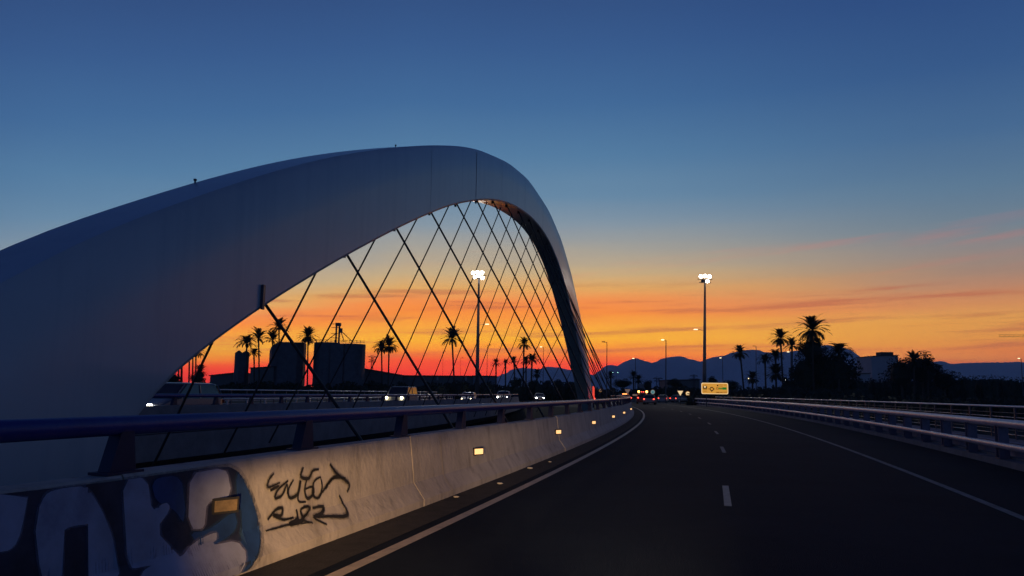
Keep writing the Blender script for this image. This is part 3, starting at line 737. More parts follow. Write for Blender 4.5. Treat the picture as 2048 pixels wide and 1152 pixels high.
# ------------------------------------------------------------------ vehicles
def rrect(z, yb, yf, hw, rad, seg=3):
    pts = []
    for cx, cy, a0 in ((hw - rad, yf - rad, 0), (-(hw - rad), yf - rad, 90), (-(hw - rad), yb + rad, 180), (hw - rad, yb + rad, 270)):
        for k in range(seg + 1):
            a = R(a0 + 90 * k / seg); pts.append((cx + rad * math.cos(a), cy + rad * math.sin(a), z))
    return pts
def car(label, cat, group, loc, rz, paint, style='car', head=M_HEAD, lights='head', low=False):
    root = empty({'van': 'van', 'suv': 'suv'}.get(style, 'car'), loc, rz); tag(root, label, cat, group)
    if style == 'van':
        Ln, W, belt, roof, hood = 5.0, 1.95, 1.15, 1.95, .95
        gl = [(belt, -Ln / 2 + .05, Ln / 2 - .95, W / 2 - .04), (roof - .1, -Ln / 2 + .15, Ln / 2 - 1.75, W / 2 - .16)]
    elif style == 'suv':
        Ln, W, belt, roof, hood = 4.6, 1.86, 1.08, 1.72, .85
        gl = [(belt, -Ln / 2 + .08, Ln / 2 - 1.15, W / 2 - .05), (roof - .08, -Ln / 2 + .4, Ln / 2 - 1.95, W / 2 - .2)]
    else:
        Ln, W, belt, roof, hood = 4.25, 1.78, .94, 1.46, .68
        gl = [(belt, -Ln / 2 + .12, Ln / 2 - 1.05, W / 2 - .05), (roof - .07, -Ln / 2 + .65, Ln / 2 - 1.95, W / 2 - .22)]
    body = MB().loft([rrect(.24, -Ln / 2 + .08, Ln / 2 - .08, W / 2 - .08, .2), rrect(.38, -Ln / 2, Ln / 2, W / 2 - .02, .28), rrect(.62, -Ln / 2 + .01, Ln / 2 - .02, W / 2, .3),
                      rrect(hood, -Ln / 2 + .03, Ln / 2 - .22, W / 2 - .01, .32), rrect(belt, -Ln / 2 + .05, Ln / 2 - 1.0, W / 2 - .04, .28)])
    body.build('body', paint, root, smooth=False)
    MB().loft([rrect(z, a, b, h_, .18) for z, a, b, h_ in gl]).build('window_glass', M_GLASS, root)
    z, a, b, h_ = gl[1]
    rf = MB().loft([rrect(z, a - .02, b + .02, h_ + .015, .2), rrect(z + .05, a + .02, b - .05, h_ - .03, .2), rrect(z + .08, a + .2, b - .25, h_ - .2, .2)])
    # pillars
    zb, ab, bb, hb = gl[0]
    for s_ in (-1, 1):
        for (y0_, y1_) in ((bb - .05, b - .03), (ab + .05, a + .04), ((ab + bb) / 2, (ab + bb) / 2 - .1)):
            rf.tube([(s_ * (hb + .005), y0_, zb), (s_ * (h_ + .005), y1_, z)], .035, 5)
    rf.build('roof', paint, root)
    if not low:
        wh = MB().tube([(-.11, 0, 0), (.11, 0, 0)], .32, 16)
        for sx in (-1, 1):
            for yy in (Ln / 2 - .85, -Ln / 2 + .8):
                w0 = empty('wheel', (sx * (W / 2 - .10), yy, .32)); w0.parent = root
                wh.build('tyre', M_TYRE, w0); MB().tube([(sx * .05, 0, 0), (sx * .125, 0, 0)], .2, 12).build('rim', M_RIM, w0)
        for sx in (-1, 1):
            MB().box((sx * (W / 2 + .08), Ln / 2 - 1.45, belt + .05), (.17, .1, .13)).build('mirror', paint, root)
        MB().box((0, Ln / 2 + .005, .42), (.52, .02, .11)).build('number_plate', M_SIGNB, root)
        MB().box((0, Ln / 2 - .01, .56), (.8, .04, .14)).build('grille', M_STEELD, root)
    for sx in (-1, 1):
        zl = hood - .06
        MB().disc((sx * (W / 2 - .26), Ln / 2 - .03, zl), .11 if lights == 'head' else .08, th=.06, n=12).build('headlight', head if lights == 'head' else M_RIM, root)
        MB().box((sx * (W / 2 - .18), -Ln / 2 + .0, belt - .12), (.18, .06, .14)).build('taillight', M_TAIL if lights == 'tail' else M_TAILOFF, root)
    return root
P_DARK = mat('paint_dark', (0.13, 0.14, 0.17), 0.3, 0.0, var=0)
P_SILVER = mat('paint_silver', (0.25, 0.26, 0.28), 0.5, 0.0, var=0)
P_WHITE = mat('paint_white', (0.7, 0.7, 0.68), 0.3, 0.0, var=0)
P_RED = mat('paint_red', (0.22, 0.02, 0.02), 0.3, 0.2, var=0)
P_GREY = mat('paint_grey', (0.2, 0.2, 0.21), 0.3, 0.4, var=0)
def oncoming(px, off, Y=None):
    y = Y if Y else lane_y(px, off)
    q = P(y, off); return (q.x, q.y, 0.0), -heading(y) + math.pi
lc, rz = oncoming(346, -17.4)
car('dark car with one bright headlamp, passing just beyond the near leg of the arch', 'car', 'oncoming cars', lc, rz, P_DARK, 'suv')
lc, rz = oncoming(803, -21.5)

car('silver van with warm yellow headlamps, leading the queue of oncoming cars', 'van', 'oncoming cars', lc, rz, P_SILVER, 'van', M_HEADW)
lc, rz = oncoming(937, -19.5)
car('white car with cream headlamps, second behind the silver van', 'car', 'oncoming cars', lc, rz, P_WHITE, 'car', M_HEADW)
q = AT(1007, 800, 112); car('pale car with white headlamps, third in the oncoming queue', 'car', 'oncoming cars', (q.x, q.y, 0), math.pi - heading(112), P_WHITE, 'suv')
q = AT(1079, 798, 140); car('small bright car with white headlamps, farthest in the oncoming queue', 'car', 'oncoming cars', (q.x, q.y, 0), math.pi - heading(140) , P_SILVER, 'car')
q = AT(1285, 805, 126); v_ = car('tall dark red vehicle ahead with two amber roof lamps and red tail lamps', 'van', 'cars ahead', (q.x, q.y, 0), -.14, P_RED, 'suv', lights='tail')
for sx in (-1, 1): MB().disc((sx * .62, -2.0, 1.92), .17, th=.14, n=14).build('amber_lamp', M_AMBER, v_)
MB().box((0, -1.9, 1.82), (1.5, .18, .1)).build('roof_bar', M_STEELD, v_)
for sx in (-.16, .14): MB().disc((sx, -2.0, 1.9), .07, th=.1, n=10).build('red_lamp', M_TAIL, v_)
q = AT(1300, 805, 118); car('small red lit car just right of the tall vehicle ahead', 'car', 'cars ahead', (q.x, q.y, 0), -.25, P_GREY, 'car', lights='tail')
q = AT(1327, 800, 150); car('pale car ahead at the end of the right safety fence', 'car', 'cars ahead', (q.x, q.y, 0), -.3, P_SILVER, 'car', lights='tail')
q = AT(1360, 799, 155); car('car with glowing tail lamp under the yellow lit triangle sign', 'car', 'cars ahead', (q.x, q.y, 0), -.9, P_GREY, 'car', lights='tail')
q = AT(1243, 797, 150); v2 = car('car with a broad orange glow above the end of the blue rail', 'car', 'cars ahead', (q.x, q.y, 0), .5, P_RED, 'car', lights='tail')
MB().box((0, -1.2, 1.52), (1.1, .3, .16)).build('orange_light_bar', mat('orange_lit', (0.6, 0.2, 0.05), 0.3, var=0, emit=(1, 0.25, 0.06), es=5), v2)

# ------------------------------------------------------------------ tall light masts and street lamps
def mast(label, topx, topy, basex, Y, heads, armpx, armside):
    top = AT(topx, topy, Y); base = AT(basex, 780, Y)
    root = empty('light_mast', (base.x, base.y, -0.25)); tag(root, label, 'light mast', 'tall floodlight masts')
    H = top.z + .25; dx = top.x - base.x
    MB().tube([(dx * t_, 0, H * t_) for t_ in (0, .25, .5, .75, 1)], [.42, .36, .30, .24, .17], 12).build('pole', M_STEELD, root, smooth=True)
    MB().box((dx, 0, H - .4), (2.3, .12, .12)).box((dx, 0, H + .25), (2.9, .12, .12)).box((dx, 0, H - .1), (.14, .14, 1.0)).build('crosshead', M_STEELD, root)
    for hx, hz, lit in heads:
        q = (dx + hx, -.25, H + hz)
        fl = MB().loft([[(q[0] + r_ * math.cos(k * math.pi / 8), q[1] + dy, q[2] + r_ * math.sin(k * math.pi / 8)) for k in range(16)] for r_, dy in ((.35, 0), (.33, .2), (.16, .4))]).build('floodlight', M_STEELD, root)
        MB().disc((q[0], q[1] - .03, q[2]), .33, th=.05, n=18).build('lens', M_FLOOD if lit else M_STEELD, fl)
    zt = AT(topx, armpx, Y).z + .25; s_ = armside; dxa = dx * zt / H
    arm = MB().tube([(dxa, 0, zt - .1), (dxa + s_ * 1.0, 0, zt + .15), (dxa + s_ * 1.5, 0, zt + .2)], .05, 6).build('side_arm', M_STEELD, root)
    MB().box((dxa + s_ * 1.75, 0, zt + .18), (.7, .3, .14)).build('side_lamp', M_LAMP, arm)
    lp = bpy.data.lights.new('mast_light', 'SPOT'); lp.energy = 7000; lp.color = (1, .96, .86); lp.spot_size = R(110); lp.spot_blend = .6; lp.shadow_soft_size = .8
    lo = bpy.data.objects.new('mast_light', lp); col.objects.link(lo); lo.parent = root; lo.location = (dx, -2.2, H + .3); lo.rotation_euler = (R(-32), 0, 0)
    return root
mast('tall floodlight mast standing right of the road behind the yellow sign, five lamps', 1410, 561, 1408, 150, [(-.85, .75, 1), (0, .85, 1), (.85, .75, 1), (-.5, -.15, 0), (.42, -.15, 1)], 661, -1)
mast('tall floodlight mast seen through the arch cables, cluster of lit lamps', 958, 553, 954, 150, [(-1.15, .65, 1), (-.35, .8, 1), (.6, .75, 1), (-.85, -.15, 1), (.7, -.3, 1), (-.1, .1, 1)], 650, 1)
def street_lamp(label, px, py, basex, Y, side=-1, lit=M_LAMP, rad=.11, group='thin street lamps'):
    top = AT(px, py, Y); base = AT(basex, 785, Y)
    root = empty('street_lamp', (base.x, base.y, -0.3)); tag(root, label, 'street lamp', group)
    H = top.z + .3; dx = top.x - base.x
    MB().tube([(0, 0, 0), (dx, 0, H)], [rad, rad * .6], 7).build('pole', M_STEELD, root)
    MB().tube([(dx, 0, H - .1), (dx + side * .5, 0, H + .03)], .05, 5).build('arm', M_STEELD, root)
    h_ = MB().box((dx + side * .6, 0, H + .02), (.5, .3, .16)).build('lamp_head', M_STEELD if lit is None else lit, root)
    return root
street_lamp('slender unlit lamp post right of the far arch foot', 1214, 684, 1213, 130, -1, None, .10)
street_lamp('slender lamp post with pale tip between the road and the tall mast', 1332, 680, 1331, 140, -1, M_LAMP, .13)
street_lamp('lit lamp on a pole against the mountain, above the junction', 1271, 717, 1271, 210, -1, M_LAMP, .12)
street_lamp('lit lamp on a pole right of the tall mast against the mountain', 1445, 716, 1446, 230, -1, M_LAMP, .12)
street_lamp('thin unlit lamp post between the two lone palms', 1512, 692, 1512, 210, -1, None, .12)
street_lamp('small lit lamp shining between the tall palm and the big tree', 1581, 704, 1582, 200, -1, M_LAMP, .08)
street_lamp('thin lamp post just right of the mast behind the cables', 975, 690, 973, 190, 1, None, .08)
street_lamp('thin faint lamp post left of the single palm in the arch', 886, 702, 885, 230, 1, None, .06)
street_lamp('very thin post right of the single palm in the arch', 921, 716, 921, 230, 1, None, .05)
street_lamp('lamp post with yellow tip right of the palm pair near the arch foot', 1087, 694, 1086, 190, -1, M_LAMP, .09)
street_lamp('lamp post with an orange tip on the far right edge', 2042, 717, 2046, 220, -1, M_LAMP, .14)
for px, t_ in ((1223, 'left'), (1233, 'right')):
    street_lamp('pale green distant lamp on the ridge foot, %s one of the pair' % t_, px, 745, px, 400, 1, M_LAMPG, .08, 'green distant lamps')
# small lit lamps far away
for px, py, Y, lb in ((1520, 790, 190, 'under the second lone palm'), (1572, 760, 190, 'beside the trunk of the tall palm'), (1497, 757, 190, 'at the foot of the first lone palm'),
                      (1983, 764, 260, 'in the dark woodland at right'), (2043, 765, 260, 'near the right picture edge'), (1001, 779, 170, 'above the oncoming queue')):
    q = AT(px, py, Y); rr_ = empty('lamp_post', (q.x, q.y, -.3)); tag(rr_, 'small white point of a low lamp ' + lb, 'lamp post', 'low lamp posts')
    MB().tube([(0, 0, 0), (0, 0, q.z + .3)], .06, 6).build('pole', M_STEELD, rr_)
    MB().disc((0, -.05, q.z + .3), .11, th=.12, n=10).build('lamp_head', M_FLOOD if py > 755 and px > 1500 else M_LAMP, rr_)

# ------------------------------------------------------------------ signs
def sgn(label, px, py, Y, cat='sign'):
    q = AT(px, py, Y); root = empty('road_sign', (q.x, q.y, -.1)); tag(root, label, cat, None)
    return root, q.z + .1
sc = 105 / 1550.
rootS, zc = sgn('large yellow direction board with roundabout diagram, on two legs behind the fence', 1429.5, 777, 105, 'direction sign')
W_, H_ = 53 * sc, 22 * sc
def rpoly(w_, h_, r_=.18):
    o_ = []
    for cx, cz, a0 in ((w_ / 2 - r_, h_ / 2 - r_, 0), (-(w_ / 2 - r_), h_ / 2 - r_, 90), (-(w_ / 2 - r_), -(h_ / 2 - r_), 180), (w_ / 2 - r_, -(h_ / 2 - r_), 270)):
        for k in range(4): o_.append((cx + r_ * math.cos(R(a0 + 30 * k)), cz + r_ * math.sin(R(a0 + 30 * k))))
    return o_
MB().disc((0, .03, zc), 0, th=.06, poly=rpoly(W_ + .14, H_ + .14, .22)).build('back_panel', M_SIGND, rootS)
MB().disc((0, -.012, zc), 0, th=.02, poly=rpoly(W_, H_)).build('border', M_SIGNW, rootS)
fc = MB().disc((0, -.03, zc), 0, th=.014, poly=rpoly(W_ - .16, H_ - .16)).build('face', M_SIGNY, rootS)
def sbox(x0, y0, x1, y1, mt, nm='symbol', d=-.042):
    # coordinates in pixels of the enlarged view (320..1690 x 295..865)
    k = W_ / 1370.; cx, cy = 1005, 580
    MB().box((((x0 + x1) / 2 - cx) * k, d, zc - ((y0 + y1) / 2 - cy) * k), (abs(x1 - x0) * k, .008, abs(y1 - y0) * k)).build(nm, mt, rootS)
for a in ((395, 470, 610, 575), (395, 590, 610, 632)): sbox(*a, M_SIGND)
sbox(450, 470, 545, 545, M_SIGNW, d=-.050)
for a in ((400, 405, 480, 440), (510, 400, 580, 440), (400, 705, 590, 735)): sbox(*a, M_SIGNO, 'faded_text')
k_ = W_ / 1370.; ctr = ((845 - 1005) * k_, zc - (605 - 580) * k_)
ringo = []
mb = MB()
for (r1, r2) in ((62 * k_, 105 * k_),):
    n = 24; vs = []
    for k in range(n):
        a = 2 * math.pi * k / n
        for r_ in (r1, r2): vs.append((ctr[0] + r_ * math.cos(a), -.044, ctr[1] + r_ * math.sin(a)))
    mb.add(vs, [(2 * k, 2 * k + 1, (2 * k + 3) % (2 * n), (2 * k + 2) % (2 * n)) for k in range(n)])
mb.build('roundabout_symbol', M_SIGND, rootS)
for a in ((665, 590, 735, 622), (940, 590, 1015, 620), (825, 700, 865, 760)): sbox(*a, M_SIGND)
sbox(1120, 390, 1190, 460, M_SIGND)
for a in ((1240, 385, 1420, 410), (1480, 385, 1600, 412), (1240, 462, 1420, 478)): sbox(*a, M_SIGNO, 'faded_text')
sbox(1080, 520, 1190, 630, M_SIGNO); sbox(1110, 550, 1165, 600, M_SIGNY, d=-.050)
sbox(1200, 530, 1390, 625, mat('sign_olive', (0.16, 0.25, 0.03), 0.4, var=0.2, emit=(0.3, 0.4, 0.03), es=0.4), 'green_panel')
sbox(1395, 515, 1610, 632, M_SIGNG, 'green_panel')
for a in ((1070, 750, 1240, 800), (1270, 750, 1400, 795), (1430, 740, 1630, 775)): sbox(*a, M_SIGNO, 'faded_text')
for sx in (-1.1, 1.1): MB().tube([(sx, .12, 0), (sx, .12, zc + .5)], .07, 8).build('leg', M_STEELD, rootS)
def tri(r_): return [(r_ * math.cos(R(a)), r_ * math.sin(R(a))) for a in (30, 150, 270)]
for px, py, Y, fm, lb in ((1255, 783, 120, M_SIGNB, 'pale give way triangle left of the junction'), (1360.5, 786, 120, M_SIGNW, 'glowing amber give way triangle right of the junction')):
    rt_, z = sgn(lb, px, py, Y, 'give way sign')
    MB().tube([(0, .06, 0), (0, .06, z)], .04, 6).build('post', M_STEELD, rt_)
    MB().disc((0, 0, z + .08), 0, th=.03, poly=tri(.62)).build('border', M_SIGNR, rt_)
    MB().disc((0, -.025, z + .08), 0, th=.012, poly=tri(.50)).build('face', fm, rt_)
for px, py, Y, fm, cm_, lb in ((1305.5, 784, 125, M_SIGNB, M_SIGNC, 'round pale blue roundabout sign in front of the junction'), (1375.5, 787, 120, M_SIGNO, M_SIGNW, 'round amber lit sign right of the triangle'),
                               (1201, 781, 125, M_SIGNO, M_SIGNB, 'small round amber sign right of the arch foot')):
    rt_, z = sgn(lb, px, py, Y, 'round sign')
    MB().tube([(0, .06, 0), (0, .06, z)], .04, 6).build('post', M_STEELD, rt_)
    MB().disc((0, 0, z), .36 if px > 1210 else .25, th=.03).build('border', fm, rt_)
    MB().disc((0, -.025, z), .28 if px > 1210 else .18, th=.012).build('face', cm_, rt_)
    MB().disc((0, -.04, z), 0, th=.01, poly=[(-.12, .1), (-.03, -.14), (.03, -.14), (.14, .08), (0, .03)]).build('symbol', M_SIGND, rt_)
rt_, z = sgn('low rectangular white sign left of the tall red vehicle', 1271, 790, 150)
MB().box((0, 0, z), (1.1, .04, .32)).build('face', M_SIGNB, rt_); MB().box((-.3, .06, z / 2), (.08, .06, z)).box((.3, .06, z / 2), (.08, .06, z)).build('leg', M_STEELD, rt_)
rt_, z = sgn('dim grey square panel high behind the junction', 1281, 775, 175)
MB().box((0, 0, z), (1.5, .06, 1.6)).build('face', M_CONC2, rt_); MB().box((0, .08, z / 2), (.1, .06, z)).build('leg', M_STEELD, rt_)

# ------------------------------------------------------------------ silos and sheds
def bld(name, label, cat, px, Y):
    q = AT(px, 780, Y); r = empty(name, (q.x, q.y, -.4)); tag(r, label, cat); return r, q.x
S_ = lambda Y: Y / 1550.
def zt(px, py, Y): return AT(px, py, Y).z + .4
Y = 230
# slim tower
r, cx = bld('grain_silo', 'narrow dark silo tower with two little pointed caps, leftmost', 'silo', 480, Y)
h = zt(480, 706, Y); rd = 14.5 * S_(Y)
MB().tube([(0, 0, 0), (0, 0, h)], rd, 8).build('wall', M_SILO, r)
for sx in (-.45, .5): MB().loft([[(sx * rd + .55 * rd * c_, .55 * rd * s_, z_) for c_, s_ in ((math.cos(k * math.pi / 4), math.sin(k * math.pi / 4)) for k in range(8))] if q_ else [(sx * rd + .02 * math.cos(k), .02 * math.sin(k), z_) for k in range(8)] for q_, z_ in ((1, h + .003), (0, h + .8))]).build('cap', M_ROOF, r)
# broad silo block
r, cx = bld('grain_silo', 'broad plain silo block with a chamfered left shoulder, in the middle', 'silo', 572, Y)
h = zt(572, 686, Y); hl = zt(545, 702, Y); a = 35 * S_(Y)
mb = MB(); n = 12; low = []; top = []
for k in range(n):
    an = 2 * math.pi * k / n + math.pi / n; x, y = a * math.cos(an), a * math.sin(an)
    low.append((x, y, 0)); top.append((x, y, h - max(0, (-x / a - .5)) * 2 * (h - hl)))
mb.loft([low, top]); mb.build('wall', M_SILO, r)
MB().box((a * .2, 0, h + .12), (a * 1.5, 1.2, .2)).build('roof_walkway', M_STEELD, r)
# main silo battery
r, cx = bld('grain_silo', 'biggest silo battery with railed roof and elevator tower on top', 'silo', 676, Y)
h = zt(676, 686, Y); hr = zt(727, 689, Y); a = 25.5 * S_(Y)
for sx, hh in ((-1, h), (1, hr)):
    MB().tube([(sx * a, 0, 0), (sx * a, 0, hh)], a, 18).build('cylinder', M_SILO, r)
    mbb = MB()
    for k in range(9): mbb.tube([(sx * a, 0, hh * (k + .5) / 9), (sx * a, 0, hh * (k + .5) / 9 + .12)], a + .05, 18)
    mbb.build('stiffener_ring', M_SILO, r)
MB().box((0, -a * .55, h * .48), (a * 1.0, a * .8, h * .96)).build('wall', M_SILO, r)
mb = MB()
for k in range(15):
    x = -2 * a + 4 * a * k / 14; mb.tube([(x, -a * .6, h - .1), (x, -a * .6, h + .85)], .06, 4)
for zz in (.45, .85): mb.tube([(-2 * a, -a * .6, h + zz), (2 * a, -a * .6, h + zz - .3)], .05, 4)
mb.build('roof_railing', M_STEELD, r)
def lx(px): return AT(px, 700, Y).x - cx
def lz(py): return AT(676, py, Y).z + .4
mb = MB()
for px in (671, 677): mb.box((lx(px), 0, (h + lz(652)) / 2), (.45, .45, lz(652) - h))
mb.box((lx(674.5), 0, lz(649)), (1.5, 1.2, .9)); mb.box((lx(680), 0, lz(661)), (.9, .9, 1.3))
for py in (648, 655, 667, 676): mb.box((lx(670), 0, lz(py)), (2.6, 1.2, .08))
mb.build('elevator_tower', M_STEELD, r)
mb = MB()
for (x0, y0_), (x1, y1_) in (((671, 667), (650, 684)), ((681, 662), (703, 682)), ((681, 664), (688, 684)), ((703, 682), (704, 686))):
    mb.tube([(lx(x0), -.2, lz(y0_)), (lx(x1), -.2, lz(y1_))], .13, 6)
mb.build('feed_pipe', M_STEELD, r)
# sheds
def shed(name, label, x0, x1, yt0, yt1, Y, wallm, depth=14, roofm=M_ROOF):
    q0 = AT(x0, 790, Y); q1 = AT(x1, 790, Y); z0 = AT(x0, yt0, Y).z + .4; z1 = AT(x1, yt1, Y).z + .4
    r = empty(name, ((q0.x + q1.x) / 2, Y, -.4)); tag(r, label, 'building'); w_ = (q1.x - q0.x) / 2
    ringl = [[(-w_, 0, 0), (-w_, 0, z0), (w_, 0, z1), (w_, 0, 0)], [(-w_, depth, 0), (-w_, depth, z0), (w_, depth, z1), (w_, depth, 0)]]
    fixn(MB().loft(ringl).build('wall', wallm, r))
    fixn(MB().loft([[(-w_ - .3, y, z0 + .004), (-w_ - .3, y, z0 + .25), (w_ + .3, y, z1 + .25), (w_ + .3, y, z1 + .004)] for y in (-.5, depth + .5)]).build('roof', roofm, r))
    return r, w_, z0, z1
shed('shed', 'low dark shed with sloping roof left of the slim silo', 418, 470, 752, 746, 235, M_BLD)
shed('shed', 'low flat shed between the slim tower and the broad silo', 498, 545, 737, 734, 225, M_BLD)
shed('warehouse', 'long shed whose dark roof slopes down right of the big silo', 716, 800, 736, 751, 240, M_BLD)
r, w_, z0, z1 = shed('warehouse', 'very long low dark warehouse behind the single palm', 801, 944, 752, 753, 245, M_BLD)
for px in (875, 932):
    MB().box((AT(px, 760, 245).x - r.location.x, -.1, z0 - .6), (.5, .2, 1.1)).build('pale_panel', M_BLDW, r)
shed('warehouse', 'bluish grey box building at the foot of the floodlight mast', 945, 991, 752.5, 753, 243, mat('grey_blue_wall', (0.20, 0.21, 0.25), .9, var=.1))
r, w_, z0, z1 = shed('apartment_building', 'pale flat-roofed building standing between the right hand trees', 1746, 1800, 713, 711, 330, M_BLDW)
MB().box((w_ * .35, 4, z1 + .8), (w_ * .9, 5, 1.4)).build('roof_house', M_ROOF, r)
shed('shed', 'dark long roof low on the horizon left of the tall mast', 1335, 1400, 761, 760, 260, M_BLD)
shed('house', 'small pale low house under the palms at right', 1717, 1742, 748, 747, 300, M_BLDW)
# pylons
def pylon(label, px, ptop, pbot, wpx, Y, arms):
    q = AT(px, pbot, Y); r = empty('power_pylon', (q.x, q.y, -.4)); tag(r, label, 'pylon', 'power pylons')
    H = AT(px, ptop, Y).z + .4; hw = wpx * S_(Y) / 2
    mb = MB()
    for sx in (-1, 1):
        for sy in (-1, 1): mb.tube([(sx * hw, sy * hw, 0), (sx * hw * .55, sy * hw * .55, H)], .06, 4)
    for k in range(12):
        z0_, z1_ = H * k / 12, H * (k + 1) / 12; f0, f1 = 1 - .45 * k / 12, 1 - .45 * (k + 1) / 12; s_ = 1 if k % 2 else -1
        mb.tube([(s_ * hw * f0, -hw * f0, z0_), (-s_ * hw * f1, -hw * f1, z1_)], .04, 4)
    mb.build('lattice', M_STEELD, r)
    for py, aw in arms:
        z_ = AT(px, py, Y).z + .4
        MB().tube([(-aw * S_(Y), 0, z_), (aw * S_(Y), 0, z_)], .09, 4).tube([(-aw * S_(Y), 0, z_), (0, 0, z_ + .5), (aw * S_(Y), 0, z_)], .05, 4).build('crossarm', M_STEELD, r)
    return r
pylon('small lattice pylon with crossarms right of the big silo', 743, 713, 760, 5, 235, [(714, 9), (720, 7), (724, 8)])
pylon('dark twin-post pylon behind the junction trees', 1316, 756, 785, 8, 220, [(757, 10), (762, 8)])
pylon('faint pylon with short arms left of the tall mast', 1388, 750, 780, 4, 260, [(752, 8), (758, 10)])
pylon('pylon with wide flat crossarm over the trees at right', 1852, 703, 760, 5, 260, [(704, 13)])
# crane jib at the far right
q = AT(2060, 674, 420)
cr = empty('tower_crane', (q.x, q.y, -.4)); tag(cr, 'thin horizontal crane jib reaching in from the right edge', 'crane')
H = q.z + .4
mb = MB(); L0 = -62 * 420 / 1550.
for dz, in ((0,), (1.1,)): mb.tube([(L0, 0, H + dz * .9), (18, 0, H + dz)], .09, 5)
for k in range(14):
    x = L0 + (18 - L0) * k / 14; mb.tube([(x, 0, H), (x + 1.2, 0, H + 1.0)], .06, 4)
mb.build('jib', M_STEELD, cr)
MB().box((6, 0, H / 2), (1.4, 1.4, H)).build('tower', M_STEELD, cr)

# ------------------------------------------------------------------ palms
def crown_mesh(seed, n=38, droop=1.0, full=1.0):
    rnd = random.Random(seed); mb = MB()
    for i in range(n):
        az = i * 2.39996 + rnd.uniform(-.2, .2); el0 = R(84 - 104 * (i / n) ** .9 * full + rnd.uniform(-6, 6))
        ln = rnd.uniform(.88, 1.08) * (1.0 if el0 > -.2 else .8)
        d = Vector((math.cos(az), math.sin(az), 0)); p = Vector((0, 0, 0)); e = el0; pts = []
        ns = 9
        for k in range(ns + 1):
            pts.append(p.copy()); p = p + (d * math.cos(e) + Vector((0, 0, math.sin(e)))) * (ln / ns)
            e -= R(2.4 * droop + 1.2 * k * droop) if e > -1.3 else 0
        side = Vector((-d.y, d.x, 0))
        for k in range(ns):
            a, b = pts[k], pts[k + 1]; t_ = (b - a).normalized(); w0 = .012
            mb.add([a + side * w0, a - side * w0, b - side * w0, b + side * w0], [(0, 1, 2, 3)])
            upn = side.cross(t_).normalized()
            if k < 1: continue
            for j in (0, .33, .66):
                c = a.lerp(b, j); f = (k + j) / ns; ll = .27 * math.sin(math.pi * min(1, f * .85 + .13)) * rnd.uniform(.8, 1.15)
                for s_ in (-1, 1):
                    tip = c + (side * s_ * .62 + t_ * .75 - upn * .15 - Vector((0, 0, .35 * f))).normalized() * ll
                    mb.add([c - t_ * .024, c + t_ * .028, tip], [(0, 1, 2)])
    # short dead-leaf boss under the crown
    mb.tube([(0, 0, .06), (0, 0, -.08), (0, 0, -.22)], [.05, .09, .045], 8)
    me = mb
    return me
CR = []
for i, (sd, n, dr, fu) in enumerate(((1, 36, 1.0, 1.0), (2, 44, 1.15, 1.15), (3, 28, 1.1, .8), (4, 60, .9, 1.2), (5, 40, 1.7, .75))):
    me = bpy.data.meshes.new('palm_crown'); mb = crown_mesh(sd, n, dr, fu); me.from_pydata(mb.v, [], mb.f); me.materials.append(M_PALM); CR.append(me)
def palm(label, cx, cy, rpx, basex, Y, var=0, trunk=.22, basey=790, group='date palms', zb=-.4):
    c = AT(cx, cy, Y); b = AT(basex, basey, Y)
    r = empty('palm_tree', (b.x, b.y, zb)); tag(r, label, 'palm tree', group)
    dx = c.x - b.x; H = c.z - zb
    pts = [(dx * (t_ ** 1.3), 0, H * t_) for t_ in (0, .2, .4, .6, .8, 1)]
    MB().tube(pts, [trunk * 1.3, trunk, trunk * .95, trunk * .9, trunk * .9, trunk * 1.1], 8).build('trunk', M_TRUNK, r, smooth=True)
    o = bpy.data.objects.new('crown', CR[var]); col.objects.link(o); o.parent = r; o.location = (dx, 0, H); s_ = rpx * Y / 1550. * 1.33
    o.scale = (s_, s_, s_); o.rotation_euler = (0, 0, random.uniform(0, 6.28))
    return r
YL = 222
